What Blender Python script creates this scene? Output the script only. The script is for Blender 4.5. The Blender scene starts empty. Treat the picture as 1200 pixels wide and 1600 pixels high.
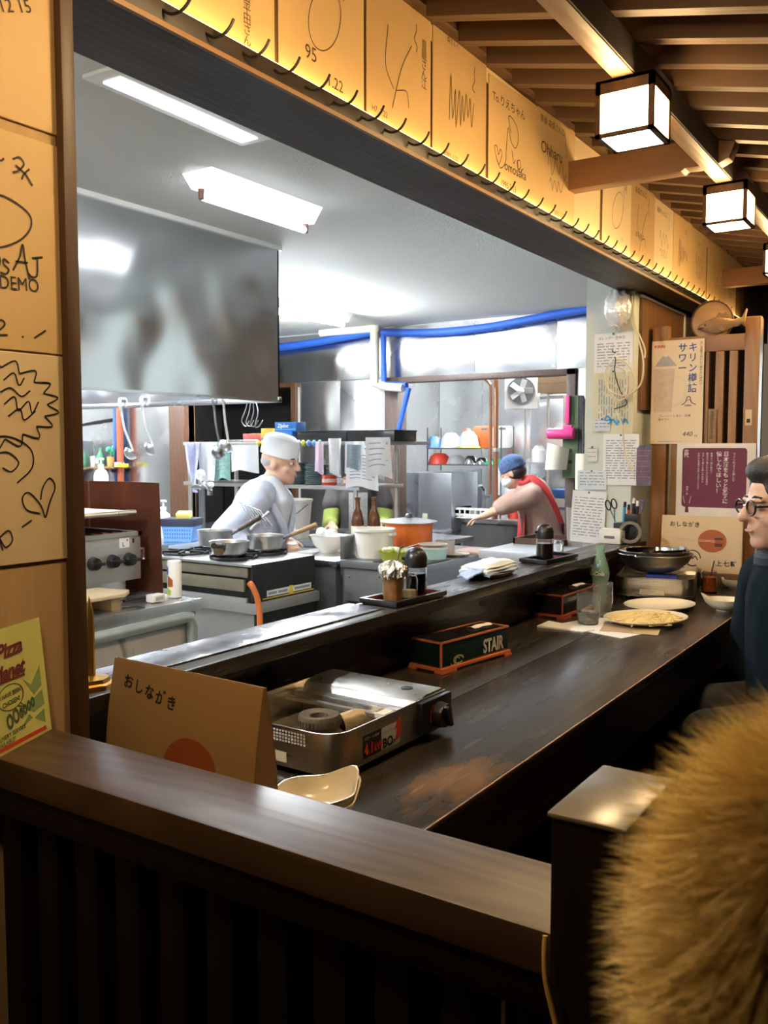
import bpy, bmesh, math, random
from mathutils import Vector, Matrix, Euler
R = math.radians
random.seed(7)
SC = bpy.context.scene
COL = SC.collection

# ---------------------------------------------------------------- camera, world, exposure
cam = bpy.data.objects.new('camera', bpy.data.cameras.new('camera'))
COL.objects.link(cam); SC.camera = cam
cam.location = (0, 0, 1.28)
YAW = R(33.377)
cam.rotation_euler = (R(90 - 4.08), 0, YAW)
cam.data.sensor_fit = 'VERTICAL'; cam.data.sensor_height = 24.0
cam.data.lens = 24.0 * 1402 / 1600
cam.data.clip_start = 0.02
cam.data.dof.use_dof = True
cam.data.dof.focus_distance = 1.7
cam.data.dof.aperture_fstop = cam.data.lens / 1.7
W = bpy.data.worlds.new('world'); SC.world = W; W.use_nodes = True
W.node_tree.nodes['Background'].inputs[0].default_value = (0.9, 0.72, 0.5, 1)
W.node_tree.nodes['Background'].inputs[1].default_value = 0.05
SC.view_settings.view_transform = 'Standard'; SC.view_settings.look = 'None'
SC.view_settings.gamma = 1.0; SC.view_settings.exposure = 1.72
SC.view_settings.use_curve_mapping = False

# ---------------------------------------------------------------- materials
_M = {}
def _new(name):
    m = bpy.data.materials.new(name); m.use_nodes = True
    nt = m.node_tree
    return m, nt, nt.nodes['Principled BSDF'], nt.nodes.new, nt.links.new
def M(name, col=(.5, .5, .5), rough=.5, metal=0., var=.12, vscale=9., bump=0., bscale=60., st=(1, 1, 1),
      emit=0., ecol=None, trans=0., ior=1.45, alpha=1., coat=0., rvar=0., sub=0., dist=0., bdet=3., spec=.5):
    if name in _M: return _M[name]
    m, nt, p, N, L = _new(name)
    p.inputs['Roughness'].default_value = rough; p.inputs['Metallic'].default_value = metal
    p.inputs['Specular IOR Level'].default_value = spec
    p.inputs['IOR'].default_value = ior; p.inputs['Transmission Weight'].default_value = trans
    p.inputs['Alpha'].default_value = alpha; p.inputs['Coat Weight'].default_value = coat
    if sub: p.inputs['Subsurface Weight'].default_value = sub; p.inputs['Subsurface Radius'].default_value = (.02, .008, .004)
    tc = N('ShaderNodeTexCoord'); mp = N('ShaderNodeMapping'); mp.inputs['Scale'].default_value = st
    L(tc.outputs['Object'], mp.inputs['Vector'])
    no = N('ShaderNodeTexNoise'); no.inputs['Scale'].default_value = vscale; no.inputs['Detail'].default_value = 5
    no.inputs['Distortion'].default_value = dist
    L(mp.outputs[0], no.inputs['Vector'])
    mx = N('ShaderNodeMix'); mx.data_type = 'RGBA'
    mx.inputs[6].default_value = (*[max(0, c * (1 - var)) for c in col], 1)
    mx.inputs[7].default_value = (*[min(1, c * (1 + var)) for c in col], 1)
    L(no.outputs[0], mx.inputs[0]); L(mx.outputs[2], p.inputs['Base Color'])
    if rvar:
        mr = N('ShaderNodeMapRange'); mr.inputs[3].default_value = max(0, rough - rvar); mr.inputs[4].default_value = min(1, rough + rvar)
        mr.inputs[1].default_value = .3; mr.inputs[2].default_value = .7
        L(no.outputs[0], mr.inputs[0]); L(mr.outputs[0], p.inputs['Roughness'])
    if bump:
        n2 = N('ShaderNodeTexNoise'); n2.inputs['Scale'].default_value = bscale; n2.inputs['Detail'].default_value = bdet
        L(mp.outputs[0], n2.inputs['Vector'])
        b = N('ShaderNodeBump'); b.inputs['Strength'].default_value = 1.0; b.inputs['Distance'].default_value = bump
        L(n2.outputs[0], b.inputs['Height']); L(b.outputs[0], p.inputs['Normal'])
    if emit:
        p.inputs['Emission Color'].default_value = (*(ecol or col), 1); p.inputs['Emission Strength'].default_value = emit
    _M[name] = m
    return m
def WOOD(name, c1, c2, axis='Y', scale=14., rough=.4, dist=3., bump=.0006, coat=0., rings=False, wear=None, off=(0, 0, 0)):
    if name in _M: return _M[name]
    m, nt, p, N, L = _new(name)
    p.inputs['Coat Weight'].default_value = coat; p.inputs['Coat Roughness'].default_value = .12
    tc = N('ShaderNodeTexCoord'); mp = N('ShaderNodeMapping')
    s = {'X': (.12, 1, 1), 'Y': (1, .12, 1), 'Z': (1, 1, .12)}[axis]
    mp.inputs['Scale'].default_value = s; mp.inputs['Location'].default_value = off; L(tc.outputs['Object'], mp.inputs['Vector'])
    wv = N('ShaderNodeTexWave'); wv.wave_type = 'RINGS' if rings else 'BANDS'
    if rings: wv.rings_direction = 'Z'
    if not rings: wv.bands_direction = {'X': 'Y', 'Y': 'X', 'Z': 'DIAGONAL'}[axis]
    wv.inputs['Scale'].default_value = scale; wv.inputs['Distortion'].default_value = dist
    wv.inputs['Detail'].default_value = 3; wv.inputs['Detail Scale'].default_value = 1.6
    L(mp.outputs[0], wv.inputs['Vector'])
    no = N('ShaderNodeTexNoise'); no.inputs['Scale'].default_value = 30; no.inputs['Detail'].default_value = 6
    L(mp.outputs[0], no.inputs['Vector'])
    ad = N('ShaderNodeMath'); ad.operation = 'MULTIPLY'; L(wv.outputs['Fac'], ad.inputs[0]); L(no.outputs[0], ad.inputs[1])
    mx = N('ShaderNodeMix'); mx.data_type = 'RGBA'
    mx.inputs[6].default_value = (*c1, 1); mx.inputs[7].default_value = (*c2, 1)
    L(ad.outputs[0], mx.inputs[0]); out = mx.outputs[2]
    mr = N('ShaderNodeMapRange'); mr.inputs[3].default_value = max(.05, rough - .1); mr.inputs[4].default_value = min(1, rough + .12)
    L(no.outputs[0], mr.inputs[0]); rout = mr.outputs[0]
    if wear:                      # worn-through lacquer: patches of bare wood around given points of the piece
        (wx, wy, wr), wc = wear
        sp = N('ShaderNodeVectorMath'); sp.operation = 'SUBTRACT'; L(tc.outputs['Object'], sp.inputs[0]); sp.inputs[1].default_value = (wx, wy, 0)
        sm = N('ShaderNodeVectorMath'); sm.operation = 'MULTIPLY'; L(sp.outputs[0], sm.inputs[0]); sm.inputs[1].default_value = (1 / wr, .42 / wr, 0)
        ln = N('ShaderNodeVectorMath'); ln.operation = 'LENGTH'; L(sm.outputs[0], ln.inputs[0])
        n3 = N('ShaderNodeTexNoise'); n3.inputs['Scale'].default_value = 22; n3.inputs['Detail'].default_value = 8; n3.inputs['Roughness'].default_value = .7
        m3 = N('ShaderNodeMapping'); m3.inputs['Scale'].default_value = (1, .35, 1); L(tc.outputs['Object'], m3.inputs['Vector']); L(m3.outputs[0], n3.inputs['Vector'])
        a1 = N('ShaderNodeMath'); a1.operation = 'SUBTRACT'; a1.inputs[0].default_value = 1.05; L(ln.outputs['Value'], a1.inputs[1])
        a2 = N('ShaderNodeMath'); a2.operation = 'MULTIPLY'; L(a1.outputs[0], a2.inputs[0]); L(n3.outputs[0], a2.inputs[1])
        r3 = N('ShaderNodeMapRange'); r3.inputs[1].default_value = .26; r3.inputs[2].default_value = .42; L(a2.outputs[0], r3.inputs[0])
        mw = N('ShaderNodeMix'); mw.data_type = 'RGBA'; mw.inputs[7].default_value = (*wc, 1)
        L(r3.outputs[0], mw.inputs[0]); L(out, mw.inputs[6]); out = mw.outputs[2]
    L(out, p.inputs['Base Color']); L(rout, p.inputs['Roughness'])
    b = N('ShaderNodeBump'); b.inputs['Distance'].default_value = bump; L(ad.outputs[0], b.inputs['Height']); L(b.outputs[0], p.inputs['Normal'])
    _M[name] = m
    return m

lacq = WOOD('counter_lacquer', (.030, .025, .021), (.048, .039, .031), 'Y', 9, .24, 4, .0003, wear=((-.66, 1.20, .13), (.17, .085, .025)))
lacq2 = WOOD('ledge_lacquer', (.022, .018, .015), (.04, .032, .026), 'Y', 9, .26, 4, .0003)
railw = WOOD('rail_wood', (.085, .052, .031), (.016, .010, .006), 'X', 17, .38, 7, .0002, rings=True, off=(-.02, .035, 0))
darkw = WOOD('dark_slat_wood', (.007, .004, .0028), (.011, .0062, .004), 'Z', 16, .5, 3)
darkw.node_tree.nodes['Principled BSDF'].inputs['Specular IOR Level'].default_value = .2
brownw = WOOD('brown_wood', (.075, .033, .015), (.11, .055, .026), 'Y', 18, .5, 3)
postw = WOOD('post_wood', (.05, .022, .011), (.07, .033, .016), 'Z', 18, .5, 3)
lintw = WOOD('lintel_wood', (.028, .02, .015), (.045, .032, .023), 'Y', 16, .5, 3)
tanw = WOOD('tan_wood', (.24, .13, .055), (.32, .185, .09), 'Y', 20, .5, 3)
armw = WOOD('arm_wood', (.15, .068, .03), (.19, .095, .045), 'X', 14, .55, 4)
raftw = WOOD('rafter_wood', (.075, .038, .018), (.11, .058, .028), 'X', 16, .6, 3)
latw = WOOD('lattice_wood', (.27, .125, .045), (.36, .18, .07), 'Z', 18, .45, 4)
latx = WOOD('lattice_rail_wood', (.27, .125, .045), (.36, .18, .07), 'X', 18, .45, 4)
carve = WOOD('carved_wood', (.27, .16, .07), (.36, .23, .11), 'X', 30, .5, 4)
plaquew = WOOD('plaque_wood', (.50, .31, .14), (.30, .16, .06), 'X', 12, .5, 6, rings=True)
paper_wall = M('wallpaper', (.47, .31, .15), .8, var=.16, vscale=30, st=(1, 1, .08), bump=.0015, bscale=70)
shik = M('signature_board', (.58, .40, .19), .6, var=.06, vscale=5)
shikb = M('signature_board_pale', (.64, .50, .31), .6, var=.06, vscale=5)
cream = M('cream_wall', (.70, .54, .26), .7, var=.05)
shikc = M('signature_board_tan', (.50, .33, .15), .6, var=.08, vscale=5)
dimw = M('gap_shade_brown', (.16, .085, .035), .7, var=.1)  # shade in the gaps between boards, painted as a brown wall behind them
ink = M('black_ink', (.018, .014, .012), .6, var=0)
ink2 = M('faded_ink', (.055, .034, .018), .7, var=0)
white = M('white_paper', (.80, .82, .84), .6, var=.04)
steel = M('stainless', (.62, .63, .64), .24, 1, var=.08, vscale=2.5, bump=.012, bscale=1.6, rvar=.06)
steelw = M('stainless_wavy', (.80, .81, .82), .26, 1, var=.05, vscale=2, bump=.05, bscale=1.6, rvar=.08, bdet=1.)
steelh = M('stainless_hood', (.62, .64, .67), .19, 1, var=.06, vscale=1.2, bump=.055, bscale=2.2, rvar=.04, bdet=.8)
steelb = M('stainless_brushed', (.58, .57, .54), .32, 1, var=.1, vscale=60, st=(1, 1, .05), rvar=.05)
steels = M('stainless_stove', (.60, .55, .47), .3, 1, var=.08, vscale=40, st=(.1, .1, 1), rvar=.05)
chrome = M('chrome', (.75, .76, .78), .1, 1, var=.03)
alu = M('aluminium', (.66, .67, .68), .3, 1, var=.1, vscale=12)
greyp = M('grey_paint', (.45, .46, .46), .5, var=.16, vscale=7)
greyd = M('grey_metal_dark', (.16, .165, .17), .4, .6, var=.2, vscale=8)
blackp = M('black_plastic', (.012, .012, .013), .3, var=.1)
blackm = M('black_sooty_metal', (.02, .02, .02), .5, .3, var=.5, vscale=15)
plaster = M('ceiling_plaster', (.62, .64, .62), .8, var=.03, bump=.002, bscale=90)
colp = M('column_paint', (.62, .68, .64), .7, var=.04)
tilef = M('kitchen_floor', (.20, .20, .19), .5, var=.2)
floorm = M('dining_floor', (.05, .03, .02), .5, var=.3)
darkwall = M('dark_plaster', (.07, .045, .03), .8, var=.2)
whitep = M('white_plastic', (.80, .80, .78), .35, var=.04)
offw = M('off_white_enamel', (.74, .72, .66), .3, var=.05)
ceram = M('cream_ceramic', (.78, .70, .54), .22, var=.05, coat=.3)
ceramw = M('white_ceramic', (.80, .78, .72), .2, var=.04)
blueins = M('blue_pipe_foam', (.02, .10, .50), .6, var=.12)
beigep = M('beige_pipe', (.70, .66, .52), .4, var=.06)
glassm = M('clear_glass', (.94, .96, .96), .02, trans=.955, ior=1.3, var=0)
glassc = M('thin_clear_glass', (.98, .99, .99), .02, trans=1, ior=1.2, var=0)
glassg = M('green_glass', (.55, .80, .68), .04, trans=.72, ior=1.25, var=0)
brownglass = M('brown_glass', (.10, .035, .01), .06, var=.1, coat=.4)
water = M('water', (.97, .98, 1), .0, trans=1, ior=1.33, var=0)
soy = M('soy_sauce', (.010, .005, .004), .1, var=0)
orange = M('orange_enamel', (.72, .17, .03), .3, var=.08)
orangep = M('orange_paint', (.62, .18, .06), .35, var=.1)
redp = M('red_plastic', (.62, .05, .03), .4, var=.06)
redpaint = M('dark_red_paint', (.35, .07, .04), .35, var=.12)
pink = M('pink_plastic', (.75, .06, .25), .35, var=.05)
bluep = M('blue_plastic', (.12, .28, .62), .4, var=.08)
yellow = M('yellow_plastic', (.80, .62, .06), .4, var=.05)
lime = M('lime_plastic', (.55, .62, .06), .35, var=.06)
green = M('green_plastic', (.06, .42, .22), .4, var=.08)
skin = M('skin', (.62, .38, .27), .5, var=.06, sub=.15)
hairm = M('black_hair', (.018, .015, .014), .45, var=.4, vscale=80, bump=.003, bscale=220)
chefw = M('chef_cotton', (.50, .54, .66), .85, var=.06, bump=.02, bscale=9)
capw = M('white_cotton', (.80, .82, .85), .85, var=.04)
cardm = M('kraft_card', (.44, .27, .11), .7, var=.10, vscale=6)
cardp = M('print_orange', (.40, .10, .03), .6, var=.2, vscale=12)
cardd = M('print_dark', (.10, .035, .02), .6, var=.2)

# ---------------------------------------------------------------- mesh helpers
class Fr:                                            # a 2-D writing frame in space: origin, right, up; n points at the reader
    def __init__(s, o, ux, uy):
        s.o, s.ux, s.uy = Vector(o), Vector(ux).normalized(), Vector(uy).normalized(); s.n = s.ux.cross(s.uy)
    def __call__(s, x, y, d=0.): return s.o + s.ux * x + s.uy * y + s.n * d
    def mat(s, x=0, y=0, d=0, rot=0):
        c, sn = math.cos(rot), math.sin(rot); a = s.ux * c + s.uy * sn; b = s.uy * c - s.ux * sn
        m = Matrix((a, b, s.n)).transposed().to_4x4(); m.translation = s(x, y, d); return m
def FX(y, z, x=0): return Fr((x, y, z), (0, 1, 0), (0, 0, 1))       # faces +X
def FY(x, z, y=0): return Fr((x, y, z), (1, 0, 0), (0, 0, 1))       # faces -Y
def FZ(x, y, z=0): return Fr((x, y, z), (1, 0, 0), (0, 1, 0))       # faces up
def smooth2(pts, k=5):                                # Catmull-Rom through points of any dimension
    pts = [Vector(p) for p in pts]; out = []
    if len(pts) < 3: return pts
    P = [pts[0] * 2 - pts[1]] + pts + [pts[-1] * 2 - pts[-2]]
    for i in range(1, len(P) - 2):
        for j in range(k):
            t = j / k
            out.append(.5 * ((2 * P[i]) + (P[i + 1] - P[i - 1]) * t + (2 * P[i - 1] - 5 * P[i] + 4 * P[i + 1] - P[i + 2]) * t * t + (3 * P[i] - P[i - 1] - 3 * P[i + 1] + P[i + 2]) * t ** 3))
    out.append(pts[-1]); return out
class MB:
    def __init__(s, m=None): s.v = []; s.f = []; s.m = m or Matrix()
    def add(s, vs, fs):
        b = len(s.v); s.v += [s.m @ Vector(v) for v in vs]; s.f += [[b + i for i in f] for f in fs]; return s
    def box(s, x0, x1, y0, y1, z0, z1):
        return s.add([(x0, y0, z0), (x1, y0, z0), (x1, y1, z0), (x0, y1, z0), (x0, y0, z1), (x1, y0, z1), (x1, y1, z1), (x0, y1, z1)],
                     [(3, 2, 1, 0), (4, 5, 6, 7), (0, 1, 5, 4), (1, 2, 6, 5), (2, 3, 7, 6), (3, 0, 4, 7)])
    def rbox(s, c, sz, rz=0, rx=0, ry=0):
        m = s.m; s.m = m @ Matrix.Translation(c) @ Euler((rx, ry, rz)).to_matrix().to_4x4()
        a, b, d = sz[0] / 2, sz[1] / 2, sz[2] / 2; s.box(-a, a, -b, b, -d, d); s.m = m; return s
    def cyl(s, p0, p1, r0, r1=None, n=16, cap=True):
        return s.tube([p0, p1], [r0, r0 if r1 is None else r1], n, cap)
    def tube(s, pts, r, n=8, cap=True, closed=False):
        pts = [Vector(p) for p in pts]; k = len(pts)
        rr = r if isinstance(r, (list, tuple)) else [r] * k
        vs, fs = [], []; up = None
        for i, p in enumerate(pts):
            if closed: t = pts[(i + 1) % k] - pts[i - 1]
            else: t = pts[min(i + 1, k - 1)] - pts[max(i - 1, 0)]
            if t.length < 1e-9: t = Vector((0, 0, 1))
            t.normalize()
            if up is None:
                up = Vector((0, 0, 1)) if abs(t.z) < .9 else Vector((1, 0, 0))
            a = t.cross(up)
            if a.length < 1e-6: a = t.orthogonal()
            a.normalize(); b = a.cross(t); up = b
            for j in range(n):
                q = 2 * math.pi * j / n; vs.append(p + (a * math.cos(q) + b * math.sin(q)) * rr[i])
        for i in range(k if closed else k - 1):
            i2 = (i + 1) % k
            for j in range(n):
                fs.append((i * n + j, i * n + (j + 1) % n, i2 * n + (j + 1) % n, i2 * n + j))
        if cap and not closed: fs += [tuple(range(n))[::-1], tuple(range((k - 1) * n, k * n))]
        return s.add(vs, fs)
    def lathe(s, prof, c=(0, 0, 0), n=24, sx=1., sy=1.):
        vs, fs = [], []; k = len(prof)
        for r, z in prof:
            for j in range(n):
                q = 2 * math.pi * j / n; vs.append((c[0] + max(r, 1e-4) * math.cos(q) * sx, c[1] + max(r, 1e-4) * math.sin(q) * sy, c[2] + z))
        for i in range(k - 1):
            for j in range(n): fs.append((i * n + j, i * n + (j + 1) % n, (i + 1) * n + (j + 1) % n, (i + 1) * n + j))
        return s.add(vs, fs)
    def ell(s, c, r, rot=(0, 0, 0), nu=16, nv=10):
        m = Matrix.Translation(c) @ Euler(rot).to_matrix().to_4x4(); vs, fs = [], []
        if not isinstance(r, (tuple, list)): r = (r, r, r)
        for i in range(nv + 1):
            t = math.pi * i / nv
            for j in range(nu):
                q = 2 * math.pi * j / nu; vs.append(m @ Vector((r[0] * max(math.sin(t), 1e-3) * math.cos(q), r[1] * max(math.sin(t), 1e-3) * math.sin(q), -r[2] * math.cos(t))))
        for i in range(nv):
            for j in range(nu): fs.append((i * nu + j, i * nu + (j + 1) % nu, (i + 1) * nu + (j + 1) % nu, (i + 1) * nu + j))
        fs += [tuple(range(nu))[::-1], tuple(range(nv * nu, nv * nu + nu))]
        return s.add(vs, fs)
    def prism(s, poly, fr, d0, d1):
        k = len(poly); vs = [fr(x, y, d0) for x, y in poly] + [fr(x, y, d1) for x, y in poly]
        return s.add(vs, [tuple(range(k))[::-1], tuple(range(k, 2 * k))] + [(i, (i + 1) % k, k + (i + 1) % k, k + i) for i in range(k)])
    def line(s, pts, w, fr, d=.0006, sm=True):        # a flat pen stroke in a frame
        P = smooth2([(p[0], p[1], 0) for p in pts], 5) if sm else [Vector((p[0], p[1], 0)) for p in pts]
        vs, fs = [], []
        for i, p in enumerate(P):
            t = P[min(i + 1, len(P) - 1)] - P[max(i - 1, 0)]
            if t.length < 1e-9: t = Vector((1, 0, 0))
            t.normalize(); a = Vector((-t.y, t.x, 0)) * w / 2
            vs += [fr(p.x + a.x, p.y + a.y, d), fr(p.x - a.x, p.y - a.y, d)]
        for i in range(len(P) - 1): fs.append((2 * i, 2 * i + 1, 2 * i + 3, 2 * i + 2))
        return s.add(vs, fs)
    def disc(s, x, y, rx, ry, fr, d=.0006, n=24, rot=0):
        c, sn = math.cos(rot), math.sin(rot)
        return s.add([fr(x + rx * math.cos(6.28318 * i / n) * c - ry * math.sin(6.28318 * i / n) * sn, y + rx * math.cos(6.28318 * i / n) * sn + ry * math.sin(6.28318 * i / n) * c, d) for i in range(n)], [tuple(range(n))])
    def quad(s, x0, y0, x1, y1, fr, d=.0006):
        return s.add([fr(x0, y0, d), fr(x1, y0, d), fr(x1, y1, d), fr(x0, y1, d)], [(0, 1, 2, 3)])
    def grid(s, fn, nu, nv, th=0.):                   # surface fn(u,v) -> point, given thickness along its normal
        P = [[Vector(fn(i / nu, j / nv)) for j in range(nv + 1)] for i in range(nu + 1)]
        vs, fs = [], []
        def nrm(i, j):
            a = P[min(i + 1, nu)][j] - P[max(i - 1, 0)][j]; b = P[i][min(j + 1, nv)] - P[i][max(j - 1, 0)]
            n = a.cross(b); return n.normalized() if n.length > 1e-12 else Vector((0, 0, 1))
        w = nv + 1; tot = (nu + 1) * w
        for i in range(nu + 1):
            for j in range(w): vs.append(P[i][j])
        for i in range(nu):
            for j in range(nv): fs.append((i * w + j, (i + 1) * w + j, (i + 1) * w + j + 1, i * w + j + 1))
        if th:
            for i in range(nu + 1):
                for j in range(w): vs.append(P[i][j] - nrm(i, j) * th)
            fs += [tuple(tot + q for q in f)[::-1] for f in fs]
            rim = [i * w for i in range(nu + 1)] + [nu * w + j for j in range(1, w)] + [i * w + nv for i in range(nu - 1, -1, -1)] + [j for j in range(nv - 1, 0, -1)]
            for a, b in zip(rim, rim[1:] + rim[:1]): fs.append((b, a, tot + a, tot + b))
        return s.add(vs, fs)
    def build(s, name, mat, parent=None, loc=None, rz=0., bevel=0., seg=2, sm=35., merge=0., **tags):
        me = bpy.data.meshes.new(name); me.from_pydata([tuple(v) for v in s.v], [], s.f)
        if bevel or merge:
            bm = bmesh.new(); bm.from_mesh(me)
            if merge: bmesh.ops.remove_doubles(bm, verts=bm.verts, dist=merge)
            if bevel: bmesh.ops.bevel(bm, geom=[e for e in bm.edges if len(e.link_faces) == 2 and e.calc_face_angle(0) > .5], offset=bevel, segments=seg, affect='EDGES', profile=.6)
            bm.to_mesh(me); bm.free()
        me.materials.append(mat); me.validate(); me.update()
        if sm: me.shade_smooth(); me.set_sharp_from_angle(angle=R(sm))
        o = bpy.data.objects.new(name, me); COL.objects.link(o)
        if parent is not None: o.parent = parent
        if loc is not None: o.location = loc
        if rz: o.rotation_euler[2] = rz
        for k, v in tags.items(): o[k] = v
        return o
def T(name, label, cat, loc=(0, 0, 0), rz=0., group=None, **kw):
    o = bpy.data.objects.new(name, None); COL.objects.link(o); o.location = loc; o.rotation_euler[2] = rz
    o.empty_display_size = .05; o['label'] = label; o['category'] = cat
    if group: o['group'] = group
    for k, v in kw.items(): o[k] = v
    return o
def tag(o, label, cat, group=None):
    o['label'] = label; o['category'] = cat
    if group: o['group'] = group
    return o
def S(name, mb, mat, **k): return mb.build(name, mat, kind='structure', **k)
def copy_tree(o, parent=None):
    c = o.copy(); COL.objects.link(c); c.parent = parent
    for ch in list(o.children): copy_tree(ch, c)
    return c
_TX = {}
def text(body, fr, x, y, size, mat, parent, align='LEFT', bold=0., d=.0007, rot=0., name='lettering', vert=False, wide=1., shear=0., lsp=1.):
    key = (body, align, bold, vert, shear, lsp)
    if key not in _TX:
        cu = bpy.data.curves.new('t', 'FONT'); cu.body = '\n'.join(body) if vert else body
        cu.align_x = align; cu.align_y = 'TOP' if vert else 'BOTTOM_BASELINE'; cu.offset = bold; cu.shear = shear; cu.space_line = lsp; cu.resolution_u = 3
        ob = bpy.data.objects.new('t', cu); COL.objects.link(ob)
        dg = bpy.context.evaluated_depsgraph_get()
        _TX[key] = bpy.data.meshes.new_from_object(ob.evaluated_get(dg))
        bpy.data.objects.remove(ob); bpy.data.curves.remove(cu)
    me = _TX[key].copy(); me.transform(fr.mat(x, y, d, rot) @ Matrix.Diagonal((size * wide, size, size, 1))); me.name = name
    me.materials.clear(); me.materials.append(mat)
    o = bpy.data.objects.new(name, me); COL.objects.link(o); o.parent = parent
    return o
def flesh(mb, name, mat, parent, voxel=.012, it=6, **k):      # fuses overlapping closed shapes into one continuous skin
    o = mb.build(name, mat, parent, sm=0, **k)
    m = o.modifiers.new('r', 'REMESH'); m.mode = 'VOXEL'; m.voxel_size = voxel
    s = o.modifiers.new('s', 'SMOOTH'); s.factor = .5; s.iterations = it
    dg = bpy.context.evaluated_depsgraph_get()
    me = bpy.data.meshes.new_from_object(o.evaluated_get(dg)); o.modifiers.clear()
    old = o.data; o.data = me; bpy.data.meshes.remove(old); me.name = name
    me.materials.clear(); me.materials.append(mat); me.shade_smooth()
    return o
def limb(mb, pts, rs, n=14):
    for i in range(len(pts) - 1): mb.cyl(pts[i], pts[i + 1], rs[i], rs[i + 1], n)
    for p, r in zip(pts, rs): mb.ell(p, r, nu=n, nv=8)
    return mb
def scribble(rng, n=7, w=.1, h=.1):
    return [(rng.uniform(-w, w), rng.uniform(-h, h)) for _ in range(n)]
# ---------------------------------------------------------------- the room
S('floor', MB().box(-1.13, 3, -3, 6.3, -.05, 0), floorm)
S('floor_kitchen', MB().box(-8.2, -1.13, -1.2, 8.4, -.2, -.15), tilef)
S('ceiling_kitchen', MB().box(-8.2, -1.15, -1.2, 8.4, 2.28, 2.33), plaster)
S('wall_back', MB().box(-1.1, 3, -3.06, -3, 0, 2.7), darkwall)
S('wall_right', MB().box(3, 3.06, -3, 6.3, 0, 2.7), darkwall)
S('wall_kitchen_left', MB().box(-8.26, -8.2, -1.2, 8.4, -.15, 2.28), greyp)
S('wall_kitchen_near', MB().box(-8.2, -1.17, -1.26, -1.2, -.15, 2.28), plaster)
S('wall_dining_end', MB().box(-1.0, 3, 5.6, 5.66, 0, 2.7), darkwall)
S('wall_left', MB().box(-1.10, -1.03, -3, .776, 0, 2.7), paper_wall)
o = S('trim_1', MB().box(-1.172, -1.014, .776, .797, 0, 2.7), postw, bevel=.003)
o['label'] = 'slim dark brown post at the left end of the kitchen opening'
# lintel over the opening with a worn arris and a row of iron hooks
lin = S('trim_2', MB().box(-1.172, -1.0, .797, 4.95, 1.890, 1.921), lintw, bevel=.002)
MB().box(-1.004, -.996, .797, 4.95, 1.882, 1.890).build('edge_strip', tanw, lin)
MB().box(-1.172, -1.004, .797, 4.95, 1.882, 1.890).build('soffit_board', lintw, lin)
hk = None
for i in range(43):
    y = .86 + i * .083
    if hk is None:
        hk = MB().tube(smooth2([(-1.002, 0, 1.908), (-.988, .004, 1.900), (-.974, .010, 1.903), (-.966, .016, 1.914), (-.962, .02, 1.926)], 3), .0024, 6).build('hook', blackm, lin)
        hk.location.y = y
    else:
        h = hk.copy(); COL.objects.link(h); h.location.y = y + random.uniform(-.006, .006); h.rotation_euler[0] = random.uniform(-.12, .12) * 0
S('wall_above_opening', MB().box(-1.16, -1.034, .797, 4.95, 1.921, 2.7), dimw)
S('trim_9', MB().box(-1.034, -1.0325, .797, 4.95, 2.17, 2.205), cream)
st = MB().box(-1.016, -1.008, .85, 4.85, 1.9215, 1.926)
tag(st.build('strip_light', M('strip_glow', (1, .62, .22), .5, emit=8, ecol=(1, .60, .20))), 'thin warm strip light on the lintel under the signature boards', 'light')
tr = S('trim_3', MB().box(-1.034, -1.0, .797, 4.95, 2.205, 2.245), brownw, bevel=.003)
S('trim_4', MB().box(-1.034, -.93, .797, 4.95, 2.245, 2.36), brownw, bevel=.004)
# sloping false eave: purlin, bracket arms, rafters, boarding
SL = .23
def zr(x): return 2.098 - SL * (x + .625)
ce = S('ceiling', MB().add([(-1.034, -3, zr(-1.034) + .115), (3, -3, zr(-1.034) + .115), (3, 6.3, zr(-1.034) + .115), (-1.034, 6.3, zr(-1.034) + .115),
                             (-1.034, -3, 2.7), (3, -3, 2.7), (3, 6.3, 2.7), (-1.034, 6.3, 2.7)], [(3, 2, 1, 0), (4, 5, 6, 7), (0, 1, 5, 4), (1, 2, 6, 5), (2, 3, 7, 6), (3, 0, 4, 7)]), brownw)
r0 = None
for i in range(33):
    y = 1.0 + .139 * i + .0
    if r0 is None:
        xs = (-1.0, 1.6); mb = MB()
        mb.add([(xs[0], -.016, zr(xs[0])), (xs[1], -.016, zr(xs[1])), (xs[1], .016, zr(xs[1])), (xs[0], .016, zr(xs[0])),
                (xs[0], -.016, zr(xs[0]) + .075), (xs[1], -.016, zr(xs[1]) + .075), (xs[1], .016, zr(xs[1]) + .075), (xs[0], .016, zr(xs[0]) + .075)],
               [(3, 2, 1, 0), (4, 5, 6, 7), (0, 1, 5, 4), (1, 2, 6, 5), (2, 3, 7, 6), (3, 0, 4, 7)])
        r0 = mb.build('rafter', raftw, ce); r0.location.y = y
    else:
        q = r0.copy(); COL.objects.link(q); q.location.y = y
bd = MB(); x0, x1 = -1.0, 1.6
bd.add([(x0, -3, zr(x0) + .077), (x1, -3, zr(x1) + .077), (x1, 6.2, zr(x1) + .077), (x0, 6.2, zr(x0) + .077), (x0, -3, zr(x0) + .09), (x1, -3, zr(x1) + .09), (x1, 6.2, zr(x1) + .09), (x0, 6.2, zr(x0) + .09)],
       [(3, 2, 1, 0), (4, 5, 6, 7), (0, 1, 5, 4), (1, 2, 6, 5), (2, 3, 7, 6), (3, 0, 4, 7)])
bd.build('boarding', brownw, ce)
pu = S('trim_5', MB().box(-.648, -.605, -2.9, 5.55, 2.03, 2.094), tanw, bevel=.002)
MB().box(-.605, -.602, -2.9, 5.55, 2.033, 2.094).build('lit_dusty_side', M('lit_dusty_grey', (.15, .135, .13), .8, var=.25, vscale=12), pu)  # dust and bluish light on the purlin's side, painted as a grey board
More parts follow.
